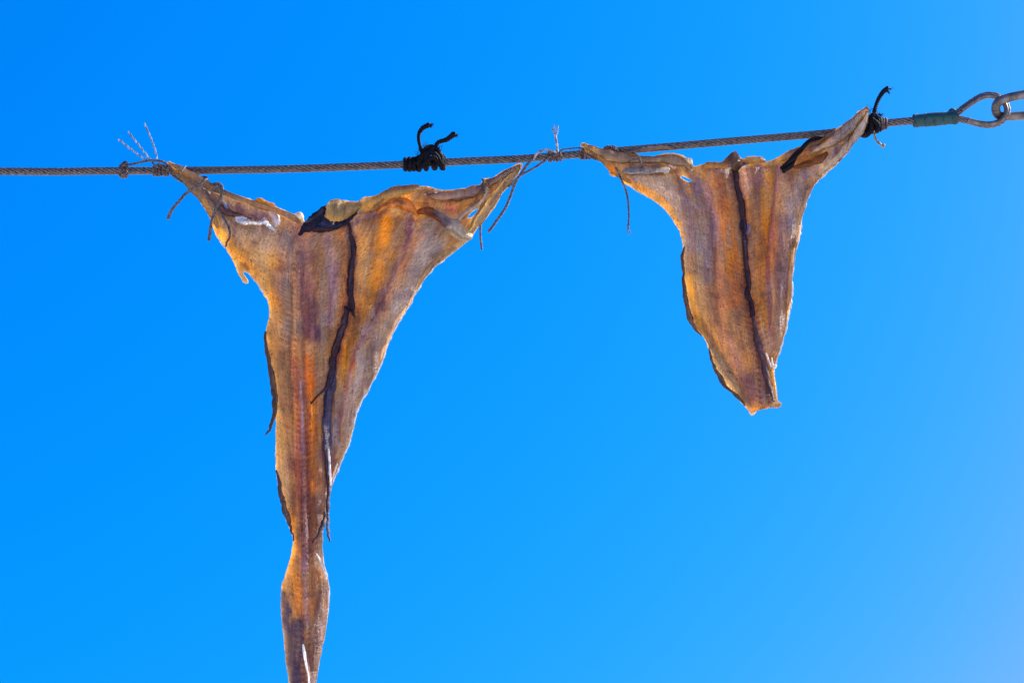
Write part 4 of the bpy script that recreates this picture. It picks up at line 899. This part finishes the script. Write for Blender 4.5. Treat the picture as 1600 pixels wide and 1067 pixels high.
# black knot on bare wire
kn = thing('cord_knot', 'thick black cord knotted round the bare wire with two frayed ends standing up', 'cord knot')
b = Bag()
for x, r_, c_ in ((633.5, 8.2, 4.2), (640, 8.8, 4.6), (646.5, 8.6, 4.2)): ring(b, x, r_, c_, tilt=.6)
for x, r_, c_, t in ((654.5, 9.6, 4.6, 3.5), (666, 8.8, 4.8, .5), (679, 8.8, 4.8, -.5), (691.5, 8.8, 4.8, -2.0)): ring(b, x, r_, c_, tilt=t)
b.build('coil', M['black'], kn)
b = Bag()
strand(b, [(652, 258, -9), (660, 246, -12), (672, 238, -12), (682, 244, -11), (688, 255, -10)], 4.6)
strand(b, [(664, 258, -10), (667, 244, -13), (676, 232, -8), (684, 236, -4), (681, 250, 4)], 4.4)
strand(b, [(656, 252, -8), (662, 238, -8), (670, 230, -5), (678, 231, -3), (686, 240, -6), (692, 252, -6)], 4.4)
strand(b, [(658, 262, -9), (668, 252, -15), (678, 246, -15), (686, 257, -10)], 4.0)
strand(b, [(650, 246, -3), (655, 250, -6), (664, 248, -9)], [3.0, 4.5])
for _ in range(150):
    x = random.uniform(652, 690); y = random.uniform(230, 262); a = random.uniform(0.6, 2.5) if y < 245 else random.uniform(-.6, 3.7)
    v = Vector((math.cos(a), random.uniform(-1, .2), math.sin(a)))
    b.hair(wp(x, y, -7), v, random.uniform(4, 12) * PX, 0.55 * PX, .5)
b.build('knot', M['black'], kn)
b = Bag(); strand(b, [(662, 246, -6), (658, 234, -4), (654.5, 220, -2), (655, 209, -1), (660, 201, 0), (668, 196.5, 0), (671, 195.5, 0)], [3.2, 3.3, 3.0, 3.2, 3.6, 4.2, 4.6], pitch=14)
fray(b, 670, 196, 0, .15, 26, 9, .75, .6); b.build('cord_end', M['black'], kn)
b = Bag(); strand(b, [(682, 246, -6), (681, 236, -5), (682.5, 225, -3), (689, 221, -2), (698, 218.5, -1), (706, 212.5, 0), (711, 209, 0)], [3.4, 3.4, 3.4, 3.8, 4.2, 4.6, 5.4], pitch=14)
fray(b, 710, 209.5, 0, .7, 26, 9, .7, .6); b.build('cord_end', M['black'], kn)
place_root(kn, wp(665, 255, 0))

# black tie at the right
kt = thing('cord_tie', 'thick black cord binding the right arm of the smaller fish to the wire', 'cord tie')
b = Bag()
for x, r_, c_, t in ((1352, 9.5, 4.5, 2), (1358, 9.5, 4.6, 1), (1364, 9.5, 4.8, -1), (1370, 9.0, 4.4, 1), (1375, 8.4, 3.6, 0)): ring(b, x, r_, c_, tilt=t)
strand(b, [(1345, 207, -6), (1351, 210, -8), (1357, 208, -9), (1361, 200, -11), (1361, 188, -11), (1366, 180, -9), (1371, 188, -8), (1372, 202, -8)], 5.2)
strand(b, [(1358, 182, -8), (1366, 190, -14), (1372, 196, -12), (1368, 206, -8)], 4.6)
strand(b, [(1343, 206, 4), (1348, 211, 0), (1354, 211, -4), (1360, 204, -6)], 5)
for _ in range(90):
    x = random.uniform(1356, 1376); y = random.uniform(172, 208); a = random.uniform(0, 3.0)
    b.hair(wp(x, y, -7), Vector((math.cos(a), random.uniform(-1, .2), math.sin(a))), random.uniform(4, 10) * PX, 0.55 * PX, .5)
b.build('knot', M['black'], kt)
b = Bag(); strand(b, [(1364, 190, -10), (1366, 178, -8), (1368, 168, -6), (1372, 157, -4), (1377, 148, -2), (1383, 141, 0), (1388, 137, 0)], [4.6, 4.0, 3.6, 3.6, 3.8, 4.2, 3.6], pitch=14)
fray(b, 1384, 141, 0, .85, 22, 12, .35, .7); fray(b, 1387, 140, 0, -.1, 10, 10, .25, .6); fray(b, 1372, 178, -8, .5, 14, 10, .4, .8); b.build('cord_end', M['black'], kt)
b = Bag(); strand(b, [(1352, 207, 6), (1330, 211, 8), (1308, 211.5, 6), (1291, 213, -8), (1277, 215.5, -20), (1265, 221, -22), (1254, 231, -22), (1245, 241, -21), (1238, 250, -20), (1230, 260, -19), (1222, 267, -17)], [3, 3, 2.6, 2.6, 3.4, 4, 3.8, 4.2, 5.4, 7.8, 6.4], pitch=90, plies=3)
fray(b, 1226, 264, -19, 3.9, 20, 8, .6, .8); b.build('cord_end', M['black'], kt)
b = Bag(); ring(b, 1380.5, 8.0, 3.2); ring(b, 1384, 7.6, 2.4, tilt=.6); ring(b, 1377, 8.6, 2.4); b.build('brown_lashing', M['browntwine'], kt)
b = Bag(); strand(b, [(1367, 204, -9), (1366.5, 212, -9), (1369, 219, -8), (1374, 224.5, -7), (1379, 227.5, -6), (1382, 228.5, -6)], [2.4, 2.3, 2.2, 2.2, 2.6, 3.4], plies=2, pitch=18); b.build('curled_end', M['amber'], kt, label='glossy amber curled end')
place_root(kt, wp(1364, 196, 0))

# grey twine at the left arm
t1 = thing('twine_tie', 'grey twine lashing the left arm of the larger fish, three wavy ends standing up', 'twine tie', 'twine lashings on the wire')
b = Bag()
for x, r_, c_, t in ((189.5, 9.2, 2.8, 1.5), (194, 9.6, 3.0, -1.5), (197, 8.8, 2.4, 1.0), (192, 10.4, 2.2, 2.5)): ring(b, x, r_, c_, tilt=t)
strand(b, [(188, 268, -10), (193, 258, -12), (199, 262, -12), (196, 270, -12), (190, 272, -11)], 2.4)
strand(b, [(190, 258, -9), (196, 253, -10), (200, 259, -12)], 2.2)
b.build('stopper_knot', M['browntwine'], t1)
b = Bag()
for x in (241, 245, 249, 253.5, 258, 262): ring(b, x, 7.6 + random.uniform(-.4, .8), 1.9, tilt=random.uniform(-2, 2))
strand(b, [(238, 254, -8), (246, 262, -11), (255, 258, -12), (263, 268, -12)], 1.9); strand(b, [(240, 268, -9), (248, 256, -12), (258, 264, -13), (266, 262, -15), (268, 272, -16)], 1.9)
b.build('lashing', M['browntwine'], t1)
b = Bag(); strand(b, [(197, 258, -8), (206, 256.5, -8), (217, 254.5, -8), (230, 251.5, -8), (240, 251, -8), (252, 252, -9), (260, 256, -11), (265, 262, -14), (266, 270, -16), (276, 279, -16), (290, 287, -16), (300, 293, -16)], 2.1); 
b.build('twine', M['twine'], t1)
for pts in ([(184.5, 218, 0), (195, 226, -1), (207, 235.5, -3), (220, 245, -5), (232, 251.5, -7)], [(199.5, 205.5, 2), (207, 215, 0), (216, 226, -2), (225.5, 238, -4), (235, 249.5, -7)], [(225.5, 192.5, 3), (231, 205, 1), (238, 222, -2), (243, 237, -4), (245.5, 250, -7)]):
    b = Bag(); strand(b, pts, 1.35, plies=2, pitch=9, step=1.1, wob=.9); b.build('loose_end', M['paletwine'], t1)
b = Bag(); strand(b, [(262.5, 342, -25), (267, 331, -26), (274, 321, -27), (282, 312, -27), (289, 304, -27), (297, 298, -28), (306, 292.5, -29), (315, 287, -28), (321, 281.5, -23), (323, 278.5, -6), (318, 277, 2)], [2.9, 2.6, 2.6, 2.6]); fray(b, 263, 341, -16, 4.3, 12, 5, .5, .5); b.build('loose_end', M['twine'], t1)
b = Bag(); strand(b, [(331, 295, 2), (332, 289.5, -8), (338, 286.5, -25), (345, 289, -27), (347.5, 297, -27), (345, 308, -27), (340, 320, -27), (335, 332, -27), (331, 345, -27), (328.5, 360, -27), (326.5, 376, -26)], [2.6, 2.6, 2.6, 2.8]); fray(b, 327, 375, -17, 4.7, 10, 5, .4, .5); b.build('loose_end', M['twine'], t1)
b = Bag(); strand(b, [(308, 285, -27), (316, 294, -28), (325, 307, -27), (333, 317, -27), (341, 328, -26), (348, 338, -26), (355, 350, -26), (359, 362, -25), (358.5, 372, -25), (354, 379, -24), (353, 386, -21)], 1.9, plies=2); b.build('loose_end', M['browntwine'], t1)
b = Bag(); strand(b, [(334, 300, -21), (336, 293, -25), (341, 291, -27), (344, 297, -26), (340, 301, -23)], 2.4); b.build('knot', M['twine'], t1)
b = Bag(); strand(b, [(276, 281, -20), (281, 272, -26), (287, 264, -20), (290, 260, -6)], 1.6); b.build('knot', M['twine'], t1)
place_root(t1, wp(245, 265, 0))

# twine at the right arm of the large fish
t2 = thing('twine_tie', 'pale twine on the wire between the two fish, with a forked frayed end standing up', 'twine tie', 'twine lashings on the wire')
b = Bag()
strand(b, [(868, 213, -4), (869.5, 222, -5), (870.5, 230, -6), (871, 238, -8)], [1.9, 2.2, 2.0], pitch=7)
strand(b, [(868, 214, -4), (865.5, 208, -3), (862.5, 201, -2)], 1.3, plies=2); strand(b, [(868, 214, -4), (867.5, 206, -3), (865, 195, -2)], 1.1, plies=2); strand(b, [(868, 214, -4), (871, 207, -3), (871.5, 197, -2)], 1.3, plies=2)
b.build('frayed_end', M['paletwine'], t2)
b = Bag()
for x in (861, 866, 871, 876, 858): ring(b, x, 7.6, 1.8, tilt=random.uniform(-3, 3))
strand(b, [(858, 238, -9), (866, 243, -12), (874, 240, -11), (879, 247, -8)], 2.0)
b.build('lashing', M['browntwine'], t2)
b = Bag(); strand(b, [(833, 250, -6), (836, 244, -8), (841, 238.5, -9), (848, 235.5, -9), (856, 234.5, -9), (863, 236.5, -9), (869, 239.5, -10)], 2.0); b.build('loop', M['paletwine'], t2)
b = Bag(); strand(b, [(861, 245, -8), (852, 251, -9), (842, 258, -9), (832, 264, -9), (823, 269, -9), (816, 273, -15), (808, 279, -19), (801, 286, -19), (796, 291, -10), (790, 290, 6)], 2.0); b.build('twine', M['twine'], t2)
b = Bag(); strand(b, [(830, 249, -8), (826, 255, -9), (820, 263, -13), (814, 272, -19), (809, 279, -20), (804, 288, -18), (800, 300, -10), (796, 311, -6), (791, 323, -5), (784, 334, -4), (776, 345, -3), (770, 354, -3), (763.5, 362, -3)], 2.5); fray(b, 764, 361, -3, 3.9, 8, 4, .4, .5); b.build('loose_end', M['twine'], t2)
b = Bag(); strand(b, [(757, 300, 8), (752, 325, 8), (751.5, 345, 3), (750.5, 360, 0), (751, 373, 0), (752, 382, 0), (752.8, 390, 0)], 2.1, plies=2, pitch=7); b.build('loose_end', M['twine'], t2)
b = Bag(); strand(b, [(753, 279, -4), (755, 283, -16), (756, 293, -19), (757, 303, -17)], 1.6, plies=2); b.build('wrap', M['browntwine'], t2)
place_root(t2, wp(868, 242, 0))

# twine at the small fish's left arm
t3 = thing('twine_tie', 'brown twine lashing the left arm of the smaller fish, one thin end hanging down', 'twine tie', 'twine lashings on the wire')
b = Bag()
strand(b, [(876, 236, -8), (880, 233.5, -9), (890, 232.5, -9), (900, 231.5, -9), (908, 232, -11), (914, 237, -14)], 1.5, plies=2)
for x in (908, 916, 921, 925, 930, 912): ring(b, x, 7.8, 1.9, tilt=random.uniform(-3, 3))
strand(b, [(910, 232, -12), (917, 243, -14), (925, 246, -12), (931, 250, -6)], 2.0)
b.build('lashing', M['browntwine'], t3)
b = Bag(); ring(b, 950, 8, 2.6, tilt=5); ring(b, 957, 8, 2.4, tilt=6); strand(b, [(944, 233, -8), (950, 230, -9), (958, 232, -9), (963, 236, -10)], 3.0, plies=2); b.build('wrap', M['browntwine'], t3)
ribbon('dry_strip', [(974, 240, .8), (985, 239, 2.2), (997, 236, 3), (1010, 233.5, 3), (1025, 231.5, 2.4), (1040, 230.5, 2), (1052, 233, .8)], -9, (140, 112, 84), M['flap'], t3, bulge=3, thick=3, seed=201, rag=.9, label='dry brown strip stuck to the wire')
b = Bag(); strand(b, [(962, 262, -30), (966, 270, -30), (970, 279, -29), (974, 288, -25), (978, 299, -10), (981, 311, -9), (982, 325, -8), (982.5, 338, -8), (982, 350, -8), (981.5, 356, -8)], [1.8, 2.2, 2.0, 1.8, 1.7], plies=2)
strand(b, [(981.5, 355, -8), (983.5, 360, -8), (985, 366, -8)], .8, plies=1); strand(b, [(981.5, 355, -8), (980, 361, -8), (983, 366.5, -8)], .7, plies=1); fray(b, 982, 356, -8, 4.6, 8, 9, .5, .35); b.build('loose_end', M['twine'], t3)
b = Bag(); strand(b, [(986, 239, -2), (992, 239.5, -23), (997, 244, -27), (1000, 250, -28), (1002, 258, -27), (1004, 262, -10)], 2.0, plies=2); strand(b, [(982, 252, -26), (992, 249, -28), (1000, 250, -27)], 1.0, plies=1); b.build('wrap', M['browntwine'], t3)
place_root(t3, wp(920, 240, 0))
